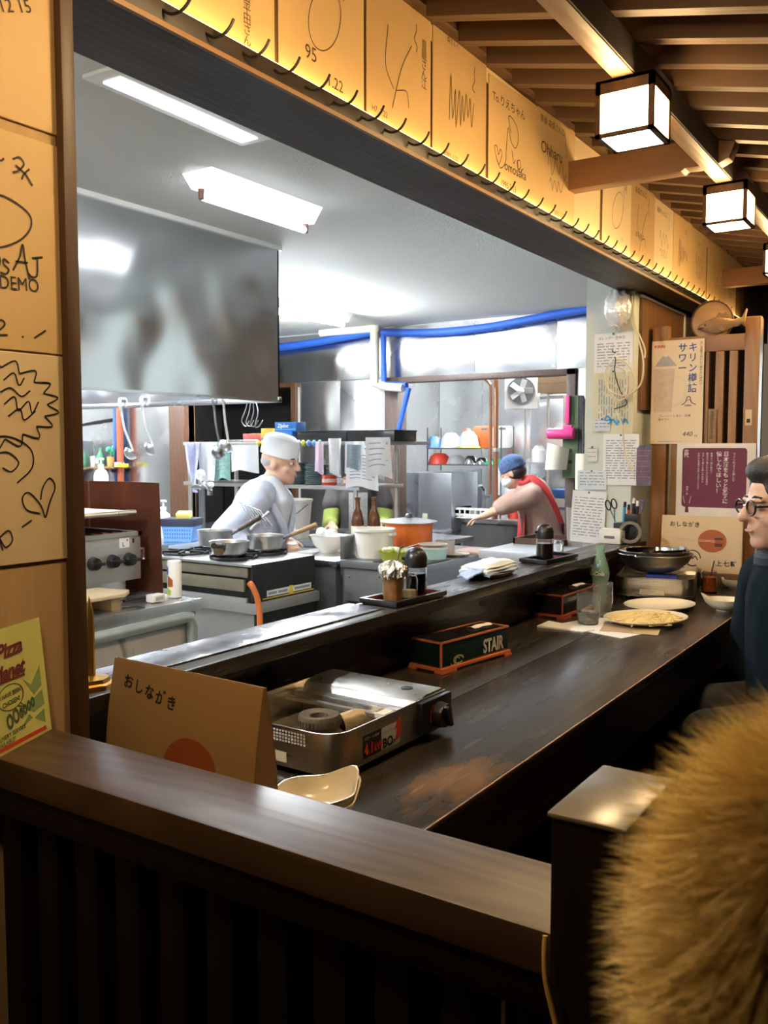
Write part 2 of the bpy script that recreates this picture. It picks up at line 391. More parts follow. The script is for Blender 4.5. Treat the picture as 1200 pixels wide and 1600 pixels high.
for y in (-1.23, .66, 2.55, 4.44):
    fr = FY(0, 0, y); a = MB()
    a.prism([(-1.03, 2.028), (-.70, 2.028), (-.688, 2.036), (-.672, 2.034), (-.60, 2.034), (-.575, 2.045), (-.562, 2.075), (-.56, 2.106), (-1.03, 2.11)], fr, -.025, .025)
    a.build('bracket_arm', armw, pu, bevel=.002)
# lanterns on the purlin
glow = M('lantern_paper', (1, .82, .5), .6, var=.03, emit=24, ecol=(1, .66, .30))
glowb = M('lantern_bulb_glow', (1, .85, .55), .6, var=.0, emit=42, ecol=(1, .72, .38))
lanf = WOOD('lantern_frame_wood', (.10, .05, .022), (.14, .075, .035), 'Z', 20, .5, 2)
def lantern(y, label):
    t = T('ceiling_lantern', label, 'lamp', (-.624, y, 2.03), 0, 'square lanterns on the purlin')
    s, h, w = .06, .112, .0105
    f = MB()
    for i in (-1, 1):
        for j in (-1, 1): f.box(min(i * s, i * (s - w)), max(i * s, i * (s - w)), min(j * s, j * (s - w)), max(j * s, j * (s - w)), -h, 0)
    for z0, z1 in ((-h, -h + .007), (-.027, 0)):
        for i in (-1, 1):
            f.box(-s, s, min(i * s, i * (s - w)), max(i * s, i * (s - w)), z0, z1); f.box(min(i * s, i * (s - w)), max(i * s, i * (s - w)), -s, s, z0, z1)
    f.box(-s, s, -s, s, -.006, 0)
    f.build('frame', lanf, t)
    q = s - .006
    for i, ax in enumerate(((0, 1), (0, -1), (1, 0), (-1, 0))):
        b = MB()
        if ax[0]: b.box(ax[0] * q - .0015, ax[0] * q + .0015, -s + w, s - w, -h + .007, -.027)
        else: b.box(-s + w, s - w, ax[1] * q - .0015, ax[1] * q + .0015, -h + .007, -.027)
        b.build('pane', glow, t)
    MB().box(-s + w, s - w, -s + w, s - w, -h + .001, -h + .004).build('bottom_pane', glowb, t)
    return t
for y, l in ((.15, 'square paper lantern over the nearest seat'),
             (1.02, 'square paper lantern just above the near end of the counter'),
             (1.89, 'large glowing square wooden lantern nearest in view, before the curved bracket arm'),
             (2.76, 'glowing square lantern beyond the first bracket arm, second in view'),
             (3.63, 'glowing square lantern cut by the right picture edge, third in view')):
    lantern(y, l)

# ---------------------------------------------------------------- signature boards
def board(y0, z0, w, h, label, group, mat=None, tilt=0., x=-1.030):
    t = T('signature_board', label, 'sign board', (x, y0, z0), tilt, group)
    MB().box(.0, .003, 0, w, 0, h).build('card', mat or shik, t, bevel=.001, seg=1)
    return t, FX(0, 0, .0032)
G = 'autographed boards on the left wall'
def draw(t, fr, strokes, w=.0018, mat=None, name='handwriting'):
    mb = MB()
    for s in strokes: mb.line(s, w, fr)
    return mb.build(name, mat or ink, t, sm=0)
t, f = board(.537, 1.69, .242, .272, 'topmost signature board on the left wall, faint date in the corner', G)
text("'94 12 15", f, .13, .115, .022, ink2, t, rot=.35)
t, f = board(.537, 1.404, .242, .272, 'middle signature board on the left wall with DEMO written on it', G)
draw(t, f, [[(.15, .238), (.155, .232), (.16, .236)], [(.172, .238), (.182, .243), (.188, .236), (.18, .226), (.172, .222)], [(.176, .232), (.19, .224), (.2, .212)], [(.196, .232), (.188, .224), (.184, .216)],
            [(.10, .175), (.15, .19), (.19, .178), (.196, .16), (.18, .14), (.15, .125), (.12, .12)], [(.10, .128), (.135, .125), (.15, .112), (.145, .095), (.135, .09)],
            [(.168, .1), (.178, .118), (.183, .135), (.186, .115), (.192, .092)], [(.172, .112), (.19, .113)], [(.196, .12), (.212, .124)], [(.204, .123), (.203, .1), (.196, .096), (.19, .1)], [(.163, .108), (.156, .112), (.155, .106), (.162, .1), (.158, .094), (.15, .095)]], .0026)
text('DEMO', f, .148, .075, .024, ink, t, rot=.05, wide=.85)
draw(t, f, [[(.14, .032), (.15, .036), (.154, .03), (.142, .018), (.158, .018)], [(.178, .018), (.181, .018)], [(.196, .018), (.214, .03)]], .0024)
t, f = board(.537, 1.130, .242, .272, 'lowest signature board on the left wall with a heart and curly cloud', G, shikb)
cl = []
for k in range(11):
    a0 = R(115 - k * 19); rr = (.085, .046); a1 = R(115 - (k + 1) * 19)
    p0 = (.128 + rr[0] * math.cos(a0), .206 + rr[1] * math.sin(a0)); p1 = (.128 + rr[0] * math.cos(a1), .206 + rr[1] * math.sin(a1))
    am = (a0 + a1) / 2; pm = (.128 + rr[0] * 1.22 * math.cos(am), .206 + rr[1] * 1.28 * math.sin(am)); cl.append([p0, pm, p1])
draw(t, f, cl + [[(.15, .235), (.165, .245), (.172, .23), (.18, .24)], [(.15, .205), (.165, .215), (.17, .198), (.185, .21), (.19, .195), (.2, .21)], [(.145, .22), (.16, .226), (.175, .216), (.188, .224)], [(.155, .19), (.172, .2), (.178, .186), (.195, .198)],
                 [(.1, .155), (.15, .165), (.185, .15), (.188, .125), (.165, .105)], [(.12, .135), (.15, .145), (.168, .132), (.158, .12), (.145, .125)],
                 [(.205, .058), (.199, .075), (.182, .092), (.172, .085), (.178, .07), (.198, .064)], [(.206, .058), (.213, .078), (.222, .098), (.214, .11), (.203, .098), (.199, .082)],
                 [(.17, .048), (.185, .056)], [(.13, .03), (.15, .045), (.156, .032), (.146, .024), (.138, .036), (.142, .02)]], .0021)
G2 = 'autographed boards above the kitchen opening'
rng = random.Random(3)
def sig(t, f, w, h, k=0, mat=None):
    S_ = []
    cx, cy = w * .5, h * .5
    kind = k % 4
    if kind == 0: S_.append([(cx + .045 * math.cos(a) + .02 * math.sin(a), cy + .062 * math.sin(a)) for a in [i * .5 for i in range(14)]])
    if kind == 1:
        x = cx - .06
        S_.append([(x + i * .009 + rng.uniform(-.004, .004), cy + (.055 - i * .003) * (1 if i % 2 else -1) + rng.uniform(-.015, .015)) for i in range(14)])
    if kind == 2: S_ += [[(cx - .05, cy + .07), (cx - .06, cy - .01), (cx - .03, cy - .05)], [(cx + .04, cy + .06), (cx, cy), (cx - .035, cy - .09)], [(cx - .02, cy - .05), (cx + .02, cy - .04), (cx + .03, cy - .07)]]
    if kind == 3: S_ += [[(cx - .06 + .012 * i, cy + .03 * math.sin(i * 1.9) + .01 * i % .02) for i in range(11)], [(cx - .05 + .01 * i, cy - .045 + .018 * math.sin(i * 2.3)) for i in range(10)]]
    S_ += [[(w * .72 + rng.uniform(-.01, .01), h * .9 - .016 * i + rng.uniform(-.004, .004)) for i in range(5)]]
    draw(t, f, S_, .0021, mat or ink2)
B = [(.955, 1.225, 'first signature board at the left over the opening, partly above the frame', 0, [('ハイシロ平田さん', .185, .155, .02, 1)]),
     (1.232, 1.493, "signature board with a large oval and the date '95.1.22", 0, [("95", .07, .055, .036, 0), ('1.22', .135, .028, .03, 0), ('さん江', .19, .26, .02, 1), ('はる', .10, .28, .024, 1)]),
     (1.499, 1.750, 'plain signature board dated 7.22 with a name written down its right side', 2, [('H7. 7.22', .015, .028, .017, 0), ('青龍さん江', .205, .235, .024, 1)]),
     (1.756, 2.016, 'signature board with a dense loop signature dated 1995 1.22', 1, [('1995 1.22', .05, .018, .016, 0), ('森さんへ', .06, .27, .014, 0)]),
     (2.028, 2.305, 'signature board beginning To. with an egg-shaped loop, dated 1995.2.13', 9, [('To.りえちゃん', .015, .215, .028, 0), ('omosaka', .08, .062, .034, 0), ('1995.2.13', .06, .018, .022, 0)]),
     (2.318, 2.572, 'signature board with a cartoonish signature dated 2002.12.21 left of the first arm', 3, [('Ohharu', .02, .17, .045, 0), ('茶屋 森煩さん江', .015, .25, .022, 0), ('2002.12.21', .11, .02, .016, 0)]),
     (2.578, 2.812, 'blank pale signature board under the first bracket arm', -1, []),
     (2.832, 3.09, 'signature board with a tall thin loop right of the first arm', 0, [('松竹', .19, .25, .02, 1), ('1.15', .15, .05, .016, 0)]),
     (3.105, 3.36, 'signature board with brush strokes and a small heart', 2, [('友成さん江', .04, .25, .024, 0), ('はるもの', .05, .1, .022, 0)]),
     (3.378, 3.63, 'signature board with an arrow-like tick among the far boards', 3, [('森藤ちゃん江', .03, .24, .022, 0)]),
     (3.634, 3.876, 'signature board with spread finger-like strokes among the far boards', 1, [('山川', .14, .25, .018, 1)]),
     (3.895, 4.155, 'third signature board from the far end of the row', 3, [('十七', .1, .22, .024, 0)]),
     (4.172, 4.49, 'second signature board from the far end of the row', 2, []),
     (4.50, 4.74, 'last signature board at the far end, behind the second bracket arm', 3, [('山川下', .1, .2, .03, 1)])]
for i, (a, b, l, k, tx) in enumerate(B):
    h = .272 if i in (4, 6) else .288
    t, f = board(a + .002, 1.9215, b - a - .004, h, l, G2, shikb if i in (6, 7, 9, 13) else shikc if i in (2, 3, 8) else shik, tilt=-.035 if i in (4, 5, 7, 8, 10, 12) else 0., x=-1.032)
    if k == 9:
        draw(t, f, [[(.115, .16), (.10, .195), (.115, .2), (.145, .185), (.155, .155), (.14, .13), (.115, .14), (.10, .17), (.09, .12), (.085, .08), (.06, .06), (.04, .075)], [(.12, .12), (.13, .09), (.14, .1)], [(.15, .1), (.165, .105), (.17, .09), (.155, .08), (.15, .1), (.165, .075), (.185, .09)],
                    [(.05, .065), (.035, .085), (.028, .105), (.04, .108), (.048, .09), (.058, .105), (.066, .098), (.06, .08), (.05, .065)]], .0022)
    elif k >= 0: sig(t, f, b - a, h, k, ink if k == 1 else None)
    for s, x, y, sz, v in tx: text(s, f, x, y, sz, ink if i in (4, 5, 8) else ink2, t, vert=bool(v), lsp=.85)

# ---------------------------------------------------------------- low partition in the foreground
t = T('partition', 'dark wooden partition rail with vertical slats in the foreground', 'partition', (-.64, .686, 0))
MB().box(-.388, .386, -.056, .056, .868, .905).build('top_rail', railw, t, bevel=.004)
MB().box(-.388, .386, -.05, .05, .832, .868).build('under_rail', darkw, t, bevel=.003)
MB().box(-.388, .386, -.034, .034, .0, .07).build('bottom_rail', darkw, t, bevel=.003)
sl = None
for i in range(11):
    x = -.352 + i * .071
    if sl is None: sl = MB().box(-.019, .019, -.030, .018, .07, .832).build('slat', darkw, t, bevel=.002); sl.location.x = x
    else: q = sl.copy(); COL.objects.link(q); q.location.x = x
MB().box(-.388, .386, .026, .034, .07, .832).build('back_panel', WOOD('panel_wood', (.022, .010, .005), (.028, .014, .007), 'Z', 12, .6, 2), t)
for x in (.2185, .3245): MB().box(x - .002, x + .002, -.024, -.018, .07, .828).build('light_slit', greyp, t)  # pale strips painted for light showing through gaps between slats
MB().box(.391, .446, -.088, .026, 0, 1.012).build('end_post', darkw, t, bevel=.004)
MB().box(.389, .448, -.090, .028, 1.012, 1.016).build('post_cap', M('sheen_cap', (.16, .14, .11), .25, var=.25, vscale=20), t, bevel=.002)  # whitish sheen on the post top painted as a paler cap
tag(MB().tube(smooth2([(-.249, .592, .925), (-.248, .588, .912), (-.2455, .586, .893), (-.238, .586, .866), (-.231, .585, .838), (-.224, .584, .80)], 4), .0020, 8).build('cord', M('yellow_cord', (.55, .38, .13), .6)), 'thin yellowish cord hanging by the end of the partition rail', 'cord')

# ---------------------------------------------------------------- counter and raised ledge
t = T('counter', 'long black lacquered wooden dining counter worn brown along its edge', 'counter', (0, 0, 0))
MB().box(-.887, -.61, .745, 3.62, .735, .76).build('plank', lacq, t, bevel=.002)
MB().box(-1.13, -.8885, .745, 3.62, .735, .76).build('plank', lacq, t, bevel=.002)
MB().box(-.6105, -.607, .745, 3.62, .752, .7605).build('worn_edge', M('bare_edge', (.30, .17, .09), .4, var=.6, vscale=60), t, bevel=.001)
MB().box(-.655, -.635, .745, 3.62, .60, .735).build('apron', WOOD('apron_wood', (.04, .022, .013), (.06, .035, .02), 'Y', 12, .45, 3), t)
MB().box(-1.125, -1.06, .8, 3.6, .0, .735).build('base_panel', darkw, t)
for y in (.8, 1.75, 2.7, 3.55): MB().box(-1.06, -.70, y - .02, y + .02, .0, .735).build('leg', darkw, t, bevel=.003)
MB().box(-1.0, -.78, .8, 3.6, .48, .50).build('under_shelf', WOOD('undershelf_wood', (.16, .085, .04), (.22, .12, .06), 'Y', 14, .5, 3), t)
t = T('ledge', 'raised dark serving ledge along the kitchen side of the counter', 'ledge', (0, 0, 0))
MB().box(-1.16, -1.13, .797, 3.45, .0, .893).build('riser', lacq2, t)
MB().box(-1.188, -1.055, .797, 3.45, .893, .920).build('top_board', lacq2, t, bevel=.003)
MB().box(-1.194, -1.094, 1.0, 1.665, .9205, .9235).build('metal_cover', M('ledge_steel', (.42, .43, .46), .22, .9, var=.25, vscale=14, rvar=.1, bump=.004, bscale=5), t, bevel=.001)
# ---------------------------------------------------------------- things on the counter
ZC = .76
def tent_card(label, loc, rz, mat, logo=False, w=.297, h=.212, front=1.0):
    t = T('menu_card', label, 'menu', loc, rz, 'folded menu cards on the counter')
    # folded sheet standing like a narrow tent, open edges down, bowed sides
    def side(sgn):
        return lambda u, v: (-w / 2 + w * u, sgn * (.003 + .021 * math.sin(v * math.pi * .62)), h * (1 - v))
    MB().grid(lambda u, v: side(-1)(1 - u, v), 6, 10, .0008).build('front_leaf', mat, t)
    MB().grid(lambda u, v: side(1)(u, v), 6, 10, .0008).build('back_leaf', mat, t)
    class Bow(Fr):
        def __call__(s, x, y, d=0.): return Vector((x - w / 2, -(.003 + .021 * math.sin((1 - y / h) * math.pi * .62)) - d - .0006, y))
    f = Bow((0, 0, 0), (1, 0, 0), (0, 0, 1))
    # brush lettering おしながき along the top
    def flat(s, x, y, size):
        o = text(s, FY(0, 0, 0), 0, 0, size, ink, t, bold=.02)
        for v in o.data.vertices:
            p = f(v.co.x + x, v.co.z + y, .0005); v.co = p
        return o
    for i, ch in enumerate('おしながき'): flat(ch, .028 + i * .0235 if not logo else .03 + i * .023, .172 - .004 * i * (0 if logo else 1) + (0 if logo else .004), .021)
    cx, cy = (.178, .085) if not logo else (.19, .12)
    n = 26; ring = [(cx, cy)] + [(cx + .052 * math.cos(6.283 * i / n), cy + .043 * math.sin(6.283 * i / n)) for i in range(n)]
    MB().add([f(x, y, .0003) for x, y in ring], [(0, i + 1, (i + 1) % n + 1) for i in range(n)]).build('printed_bowl', cardp, t, sm=0)
    m = MB()
    for x0, y0, x1, y1 in ((.19, .070, .226, .082),) if not logo else ((.20, .10, .228, .112), (.198, .125, .228, .133)): m.add([f(x0, y0, .0008), f(x1, y0, .0008), f(x1, y1, .0008), f(x0, y1, .0008)], [(0, 1, 2, 3)])
    m.build('printed_chopsticks_rest', cardd, t, sm=0)
    if logo:
        m = MB()
        for y0 in (.118, .123): m.add([f(.06, y0, .0006), f(.2, y0 - .002, .0006), f(.2, y0, .0006), f(.06, y0 + .002, .0006)], [(0, 1, 2, 3)])
        m.build('printed_chopsticks', M('print_tan', (.68, .42, .2), .6), t, sm=0)
        m = MB(); P = [(.12 + .03 * math.cos(a), .052 + .03 * math.sin(a)) for a in [i * .35 for i in range(16)]]
        m.line(P, .004, f); m.line([(.103, .055), (.115, .062), (.12, .05), (.13, .06), (.14, .045)], .004, f); m.build('printed_emblem', ink, t, sm=0)
        for i, ch in enumerate('上七軒'): flat(ch, .205 + i * .026, .028, .024)
    else:
        m = MB()
        for i in range(9):
            for j in range(2): m.quad(-.006 + j * .006, .02 + i * .018, -.003 + j * .006, .026 + i * .018, Fr((w / 2 + .0006, 0, 0), (0, 1, 0), (0, 0, 1)), 0)
        MB().grid(lambda u, v: (w / 2 - .001, -(.003 + .021 * math.sin(v * math.pi * .62)) + 2 * u * (.003 + .021 * math.sin(v * math.pi * .62)), h * (1 - v)), 4, 10, .0006).build('gusset', M('card_inside', (.50, .27, .12), .7), t)
    return t
tent_card('kraft menu card standing behind the foreground rail, brush lettering on top', (-.900, .868, ZC), R(-2), cardm)
tent_card('pale menu card with orange bowl and round emblem leaning below the purple poster', (-.868, 3.535, ZC), R(4), M('menu_pale', (.70, .53, .33), .65, var=.05), True).location.z = ZC + .047
tag(MB().box(-1.09, -.66, 3.49, 3.585, ZC, ZC + .047).build('wooden_riser', brownw, bevel=.003), 'low brown wooden riser under the pale menu card', 'riser')

# portable gas stove ------------------------------------------------------------------
def rrect(x0, x1, y0, y1, rad, n=6, corners=(1, 1, 1, 1)):
    P = []
    for k, (cx, cy, a0) in enumerate(((x1, y1, 0), (x0, y1, 90), (x0, y0, 180), (x1, y0, 270))):
        r = rad * corners[k] + 1e-4; ox, oy = cx - r if cx == x1 else cx + r, cy - r if cy == y1 else cy + r
        for i in range(n + 1):
            a = R(a0 + 90 * i / n); P.append((ox + r * math.cos(a), oy + r * math.sin(a)))
    return P
def gas_stove(label, loc, rz, burner_full=True):
    # local: front faces +x, length along y (knob at +y end), z up
    t = T('gas_stove', label, 'gas stove', loc, rz, 'portable gas stoves')
    X0, X1, Y0, Y1, H0, H1 = -.13, .13, -.17, .165, .013, .078
    P = rrect(X0, X1, Y0, Y1, .045, 7, (.02, .02, 1, 1)); k = len(P); Q = rrect(X0 + .002, X1 - .002, Y0 + .002, Y1 - .002, .043, 7, (.02, .02, 1, 1))
    mb = MB(); vs = [(x, y, H0) for x, y in P] + [(x, y, H1) for x, y in P] + [(x, y, H1) for x, y in Q] + [(x, y, H0 + .004) for x, y in Q]
    fs = []
    for a in range(3):
        for i in range(k): fs.append((a * k + i, a * k + (i + 1) % k, (a + 1) * k + (i + 1) % k, (a + 1) * k + i))
    fs.append(tuple(range(3 * k, 4 * k))); fs.append(tuple(range(k))[::-1]); mb.add(vs, fs)
    body = mb.build('body', steels, t)
    # perforations along the upper band
    m = MB(); f = Fr((0, Y0 - .0004, 0), (1, 0, 0), (0, 0, 1))
    for i in range(26):
        for j in range(4): m.quad(-.085 + i * .0062, H1 - .009 - j * .0052, -.085 + i * .0062 + .0034, H1 - .009 - j * .0052 + .0032, f, .0003)
    m.build('perforation', M('perforation_light', (.72, .70, .64), .5), body, sm=0, kind='stuff')
    m = MB(); f = FX(0, 0, X1)
    for i in range(30):
        for j in range(3): m.quad(-.11 + i * .0062, H1 - .009 - j * .0052, -.11 + i * .0062 + .003, H1 - .009 - j * .0052 + .003, f, .0006)
    m.build('perforation', M('perforation_dark', (.25, .23, .2), .5), body, sm=0, kind='stuff')
    # cartridge housing along x at the +y end
    hp = [(Y1 - .002, H0 + .004), (Y1 - .002, H1 - .001), (Y1 - .006, H1 + .004), (Y1 - .06, H1 + .004), (Y1 - .085, H1 - .003), (Y1 - .098, H1 - .018), (Y1 - .10, H1 - .036), (Y1 - .10, H0 + .004)]
    MB().prism(hp, Fr((0, 0, 0), (0, 1, 0), (0, 0, 1)), X0 + .003, X1 - .004).build('cartridge_cover', steelb, t, bevel=.002)
    MB().lathe([(0, 0), (.011, 0), (.011, .0012), (0, .0012)], (.075, Y1 - .045, H1 + .0042), 20).build('finger_hole', blackm, t)
    # inner tray, windbreak strips, burner
    MB().box(X0 + .02, X1 - .02, Y0 + .02, Y1 - .105, H0 + .006, H0 + .014).build('drip_tray', M('tray_steel', (.42, .38, .32), .4, .9, var=.4, vscale=20), t, bevel=.002)
    MB().box(X0 + .004, X1 - .004, Y1 - .125, Y1 - .104, H1 - .022, H1 - .012).build('inner_bar', steelb, t)
    MB().box(X0 + .004, X1 - .03, Y1 - .150, Y1 - .138, H1 - .024, H1 - .018).build('inner_bar', steelb, t)
    MB().box(X1 - .05, X1 - .03, Y1 - .155, Y1 - .118, H1 - .022, H1 - .014).build('bracket', M('bare_tin', (.6, .55, .42), .5), t)
    bc = (0.01, -.055, H0 + .010); rust = M('burnt_iron', (.10, .075, .05), .75, .5, var=.7, vscale=30, bump=.002, bscale=90)
    bu = MB().lathe([(.02, 0), (.040, 0), (.042, .012), (.034, .02), (.033, .024), (.037, .028), (.037, .038), (.034, .044), (.026, .045), (.016, .041), (.014, .02), (.0, .02)], bc, 36).build('burner', rust, t)
    m = MB()
    for i in range(36):
        a = 6.2832 * i / 36; m.rbox((bc[0] + .0375 * math.cos(a), bc[1] + .0375 * math.sin(a), bc[2] + .033), (.0025, .003, .010), a)
    m.build('burner_teeth', rust, bu, sm=0, kind='stuff')
    MB().tube(smooth2([(.03, -.02, H0 + .03), (.045, .01, H0 + .035), (.06, .045, H0 + .03)], 5), [.018] * 6 + [.014] * 5, 12).build('mixing_tube', M('burnt_brass', (.45, .33, .18), .5, .6, var=.5, vscale=25), t)
    # knob block
    MB().box(X1 - .004, X1 + .012, Y1 - .098, Y1 + .004, H0 + .004, H1 - .002).build('control_panel', blackp, t, bevel=.004)
    kn = MB().cyl((X1 + .012, Y1 - .045, .045), (X1 + .03, Y1 - .045, .045), .024, .021, 24).build('knob', blackp, t, bevel=.002)
    MB().rbox((X1 + .033, Y1 - .045, .045), (.012, .008, .04), 0, .4).build('knob_grip', blackp, kn, bevel=.002)
    MB().line([(-.026 + .026 - .028 * math.cos(a), .028 * math.sin(a)) for a in (-.3, 0, .3, .6, .9)], .003, FX(Y1 - .045, .045, X1 + .0125)).build('dial_mark', redp, kn)
    # decals
    f = FX(0, 0, X1 + .0002)
    MB().quad(-.095, .022, -.043, .060, f, .0005).build('decal', M('decal_black', (.02, .015, .015), .4), t, sm=0)
    text('4.1', f, -.092, .027, .026, M('decal_red', (.75, .06, .04), .4), t, bold=.03, d=.001, wide=.85); text('kW', f, -.064, .027, .020, M('decal_red'), t, bold=.02, d=.001, wide=.8)
    text('パワー 4.1kW', f, -.092, .051, .007, white, t, d=.001)
    MB().quad(-.0425, .022, .012, .060, f, .0004).build('decal', M('decal_white', (.66, .66, .66), .4), t, sm=0)
    text('BO', f, -.040, .025, .022, ink, t, bold=.04, d=.001); text('カセットこんろ', f, -.040, .048, .006, ink, t, d=.001); text('EX', f, -.013, .026, .009, ink, t, d=.001, bold=.04)
    m = MB(); m.prism([(-.003, .028), (.008, .030), (.016, .040), (.017, .053), (.012, .066), (.010, .058), (.004, .068), (.002, .056), (-.004, .048), (.003, .05), (.001, .04)], f, 0, .0008); m.build('decal_flame', M('decal_red'), t, sm=0)
    fp = Fr((0, Y0 - .0002, 0), (1, 0, 0), (0, 0, 1))
    pl = MB().quad(-.045, .020, .035, .037, fp, .0005).build('rating_plate', M('plate_cream', (.62, .53, .36), .5, var=.15), t, sm=0)
    m = MB()
    for i, (a, b) in enumerate(((-.042, -.012), (-.042, .0), (-.042, .006))): m.quad(a, .0235 + i * .0045, b, .0247 + i * .0045, fp, .0008)
    m.build('small_print', ink2, pl, sm=0)
    for sx in (-1, 1):
        for sy in (-1, 1): MB().cyl((sx * .1, sy * .13, 0), (sx * .1, sy * .13, H0 + .002), .01, n=12).build('foot', blackp, t)
    return t
s1 = gas_stove('silver portable gas stove with a bare burnt burner on the near counter', (-.930, 1.252, ZC), R(-1))
s2 = gas_stove('portable gas stove carrying a deep steel pan at the far end of the counter', (-.935, 3.20, ZC), R(12))
# pan on the far stove
t = T('sukiyaki_pan', 'deep steel pan with shallow lid on the far gas stove', 'pan', (-.935, 3.16, ZC + .083), R(75))
MB().lathe([(.0, 0), (.05, .001), (.085, .012), (.112, .036), (.127, .062), (.131, .066), (.129, .068), (.121, .062), (.105, .038), (.08, .017), (.045, .006), (0, .005)], n=40).build('bowl', M('worn_steel', (.36, .35, .34), .32, 1, var=.25, vscale=16), t)
MB().lathe([(.105, .052), (.112, .057), (.117, .075), (.121, .078), (.123, .076), (.119, .072), (.114, .054), (.108, .05)], n=40).build('rim_ring', chrome, t)
MB().grid(lambda u, v: (.108 * math.cos(R(20 + 150 * u)) , -.108 * math.sin(R(20 + 150 * u)), .058 + .03 * v), 14, 3, .002).build('inner_screen', chrome, t)
for sgn in (-1, 1): MB().tube(smooth2([(sgn * .127, -.02, .06), (sgn * .146, -.014, .068), (sgn * .146, .014, .068), (sgn * .127, .02, .06)], 4), .004, 8).build('handle', chrome, t)
tag(MB().lathe([(.0, 0), (.05, .001), (.062, .006), (.055, .008), (0, .004)], (-.935, 3.16, ZC + .095), 24).build('broth', M('broth', (.25, .14, .06), .2)), 'brown broth inside the steel pan', 'food')
# gas flame ring colours under the pan (trivet box)
MB().box(-.03, .07, -.115, -.06, .070, .082).build('drip_guard', M('blue_label', (.05, .07, .35), .4), s2)
# shallow spouted dishes by the rail -------------------------------------------------
def tonsui(label, loc, rz, lip=True):
    t = T('spouted_bowl', label, 'bowl', loc, rz, 'cream spouted bowls')
    n, prof = 40, [(.022, 0), (.024, .004), (.040, .009), (.052, .022), (.057, .038)]
    inn = [(.0545, .038), (.049, .024), (.037, .012), (.018, .007)]
    def rad(a, r, z):
        k = max(0, math.cos(a)) ** 10; f = z / .038
        wob = 1 + .03 * math.sin(5 * a) * f
        return r * wob * (1 + .30 * k * f), z + .017 * k * f * f
    mb = MB(); vs, fs = [], []; pr = prof + inn
    for r, z in pr:
        for j in range(n):
            a = 6.28318 * j / n; rr, zz = rad(a, r, z); vs.append((rr * math.cos(a), rr * math.sin(a), zz))
    for i in range(len(pr) - 1):
        for j in range(n): fs.append((i * n + j, i * n + (j + 1) % n, (i + 1) * n + (j + 1) % n, (i + 1) * n + j))
    fs += [tuple(range(n))[::-1], tuple(range((len(pr) - 1) * n, len(pr) * n))]
    mb.add(vs, fs).build('bowl_body', ceram, t, sm=60)
    MB().lathe([(.026, .0), (.026, .006), (.021, .006), (.021, 0)], n=24).build('foot_ring', ceram, t)
    return t
tonsui('upper of two stacked cream spouted bowls by the foreground rail', (-.745, .955, ZC + .012), R(72))
tonsui('lower of two stacked cream spouted bowls by the foreground rail', (-.745, .955, ZC), R(66))
tonsui('cream spouted bowl near the seated man, left of his arm', (-.655, 2.98, ZC), R(200))
tonsui('cream spouted bowl behind the red spice jar at the counter end', (-.722, 3.47, ZC), R(70))
# tissue boxes ------------------------------------------------------------------------
def tissue(label, loc, rz, edge, body, art):
    t = T('tissue_box', label, 'tissue box', loc, rz, 'lacquered tissue box covers')
    L_, D_, H_ = .27, .086, .072
    MB().box(-D_ / 2, D_ / 2, 0, L_, .008, H_).build('body', body, t, bevel=.001)
    MB().box(-D_ / 2 - .006, D_ / 2 + .006, -.006, L_ + .006, 0.004, .012).build('base_trim', edge, t, bevel=.002)
    for x, y in ((-1, 0), (1, 0), (1, 1), (-1, 1)): MB().box(x * .04 - .012, x * .04 + .012, y * L_ + (.03 if y else -.006) - (.054 if y else 0), y * L_ + (.006 if y else .05), 0, .0045).build('foot', edge, t)
    e = .0035
    m = MB()
    for x in (-D_ / 2, D_ / 2): m.box(x - e / 2, x + e / 2, -e / 2, L_ + e / 2, H_ - e, H_ + .001)
    for y in (0, L_): m.box(-D_ / 2, D_ / 2, y - e / 2, y + e / 2, H_ - e, H_ + .001)
    m.build('edge_trim', edge, t)
    MB().box(D_ / 2 - e / 2, D_ / 2 + .0012, -e / 2, e, .010, H_).build('corner_trim', edge, t)
    MB().box(-.03, .03, .02, L_ - .02, H_, H_ + .002).build('lid_panel', M('lid_black', (.015, .013, .014), .15, var=.1, coat=.5), t)
    MB().grid(lambda u, v: (-.012 + .024 * v + .003 * math.sin(u * 9), .17 + .075 * u, H_ + .0035 + .003 * math.sin(v * 3.1)), 10, 4, .0006).build('tissue', white, t)
    if art:
        f = FX(0, 0, D_ / 2)
        text('STAIR', f, .164, .021, .046, M('stencil_cream', (.74, .70, .58), .5), t, bold=.035, d=.0012, wide=.70)
        m = MB(); m.line([(.066 + .018 * math.cos(a), .023 + .009 * math.sin(a)) for a in [i * .4 for i in range(15)]], .004, f); m.line([(.052, .014), (.042, .012), (.036, .017)], .0035, f); m.line([(.062 + .008 * math.cos(a), .023 + .005 * math.sin(a)) for a in [i * .5 for i in range(9)]], .003, f)
        m.build('gilt_crest', M('gilt_green', (.36, .42, .20), .4), t, sm=0)
    return t
tissue('black and orange trimmed tissue box lettered STAIR behind the near stove', (-1.055, 1.782, ZC), R(-9), orangep, M('teal_lacquer', (.006, .022, .022), .2, var=.8, vscale=6, coat=.4), True)
tissue('plain black tissue box with dark red trim beside the water glasses', (-1.076, 2.555, ZC), R(-2), redpaint, M('black_lacquer', (.01, .009, .010), .2, coat=.4), False)
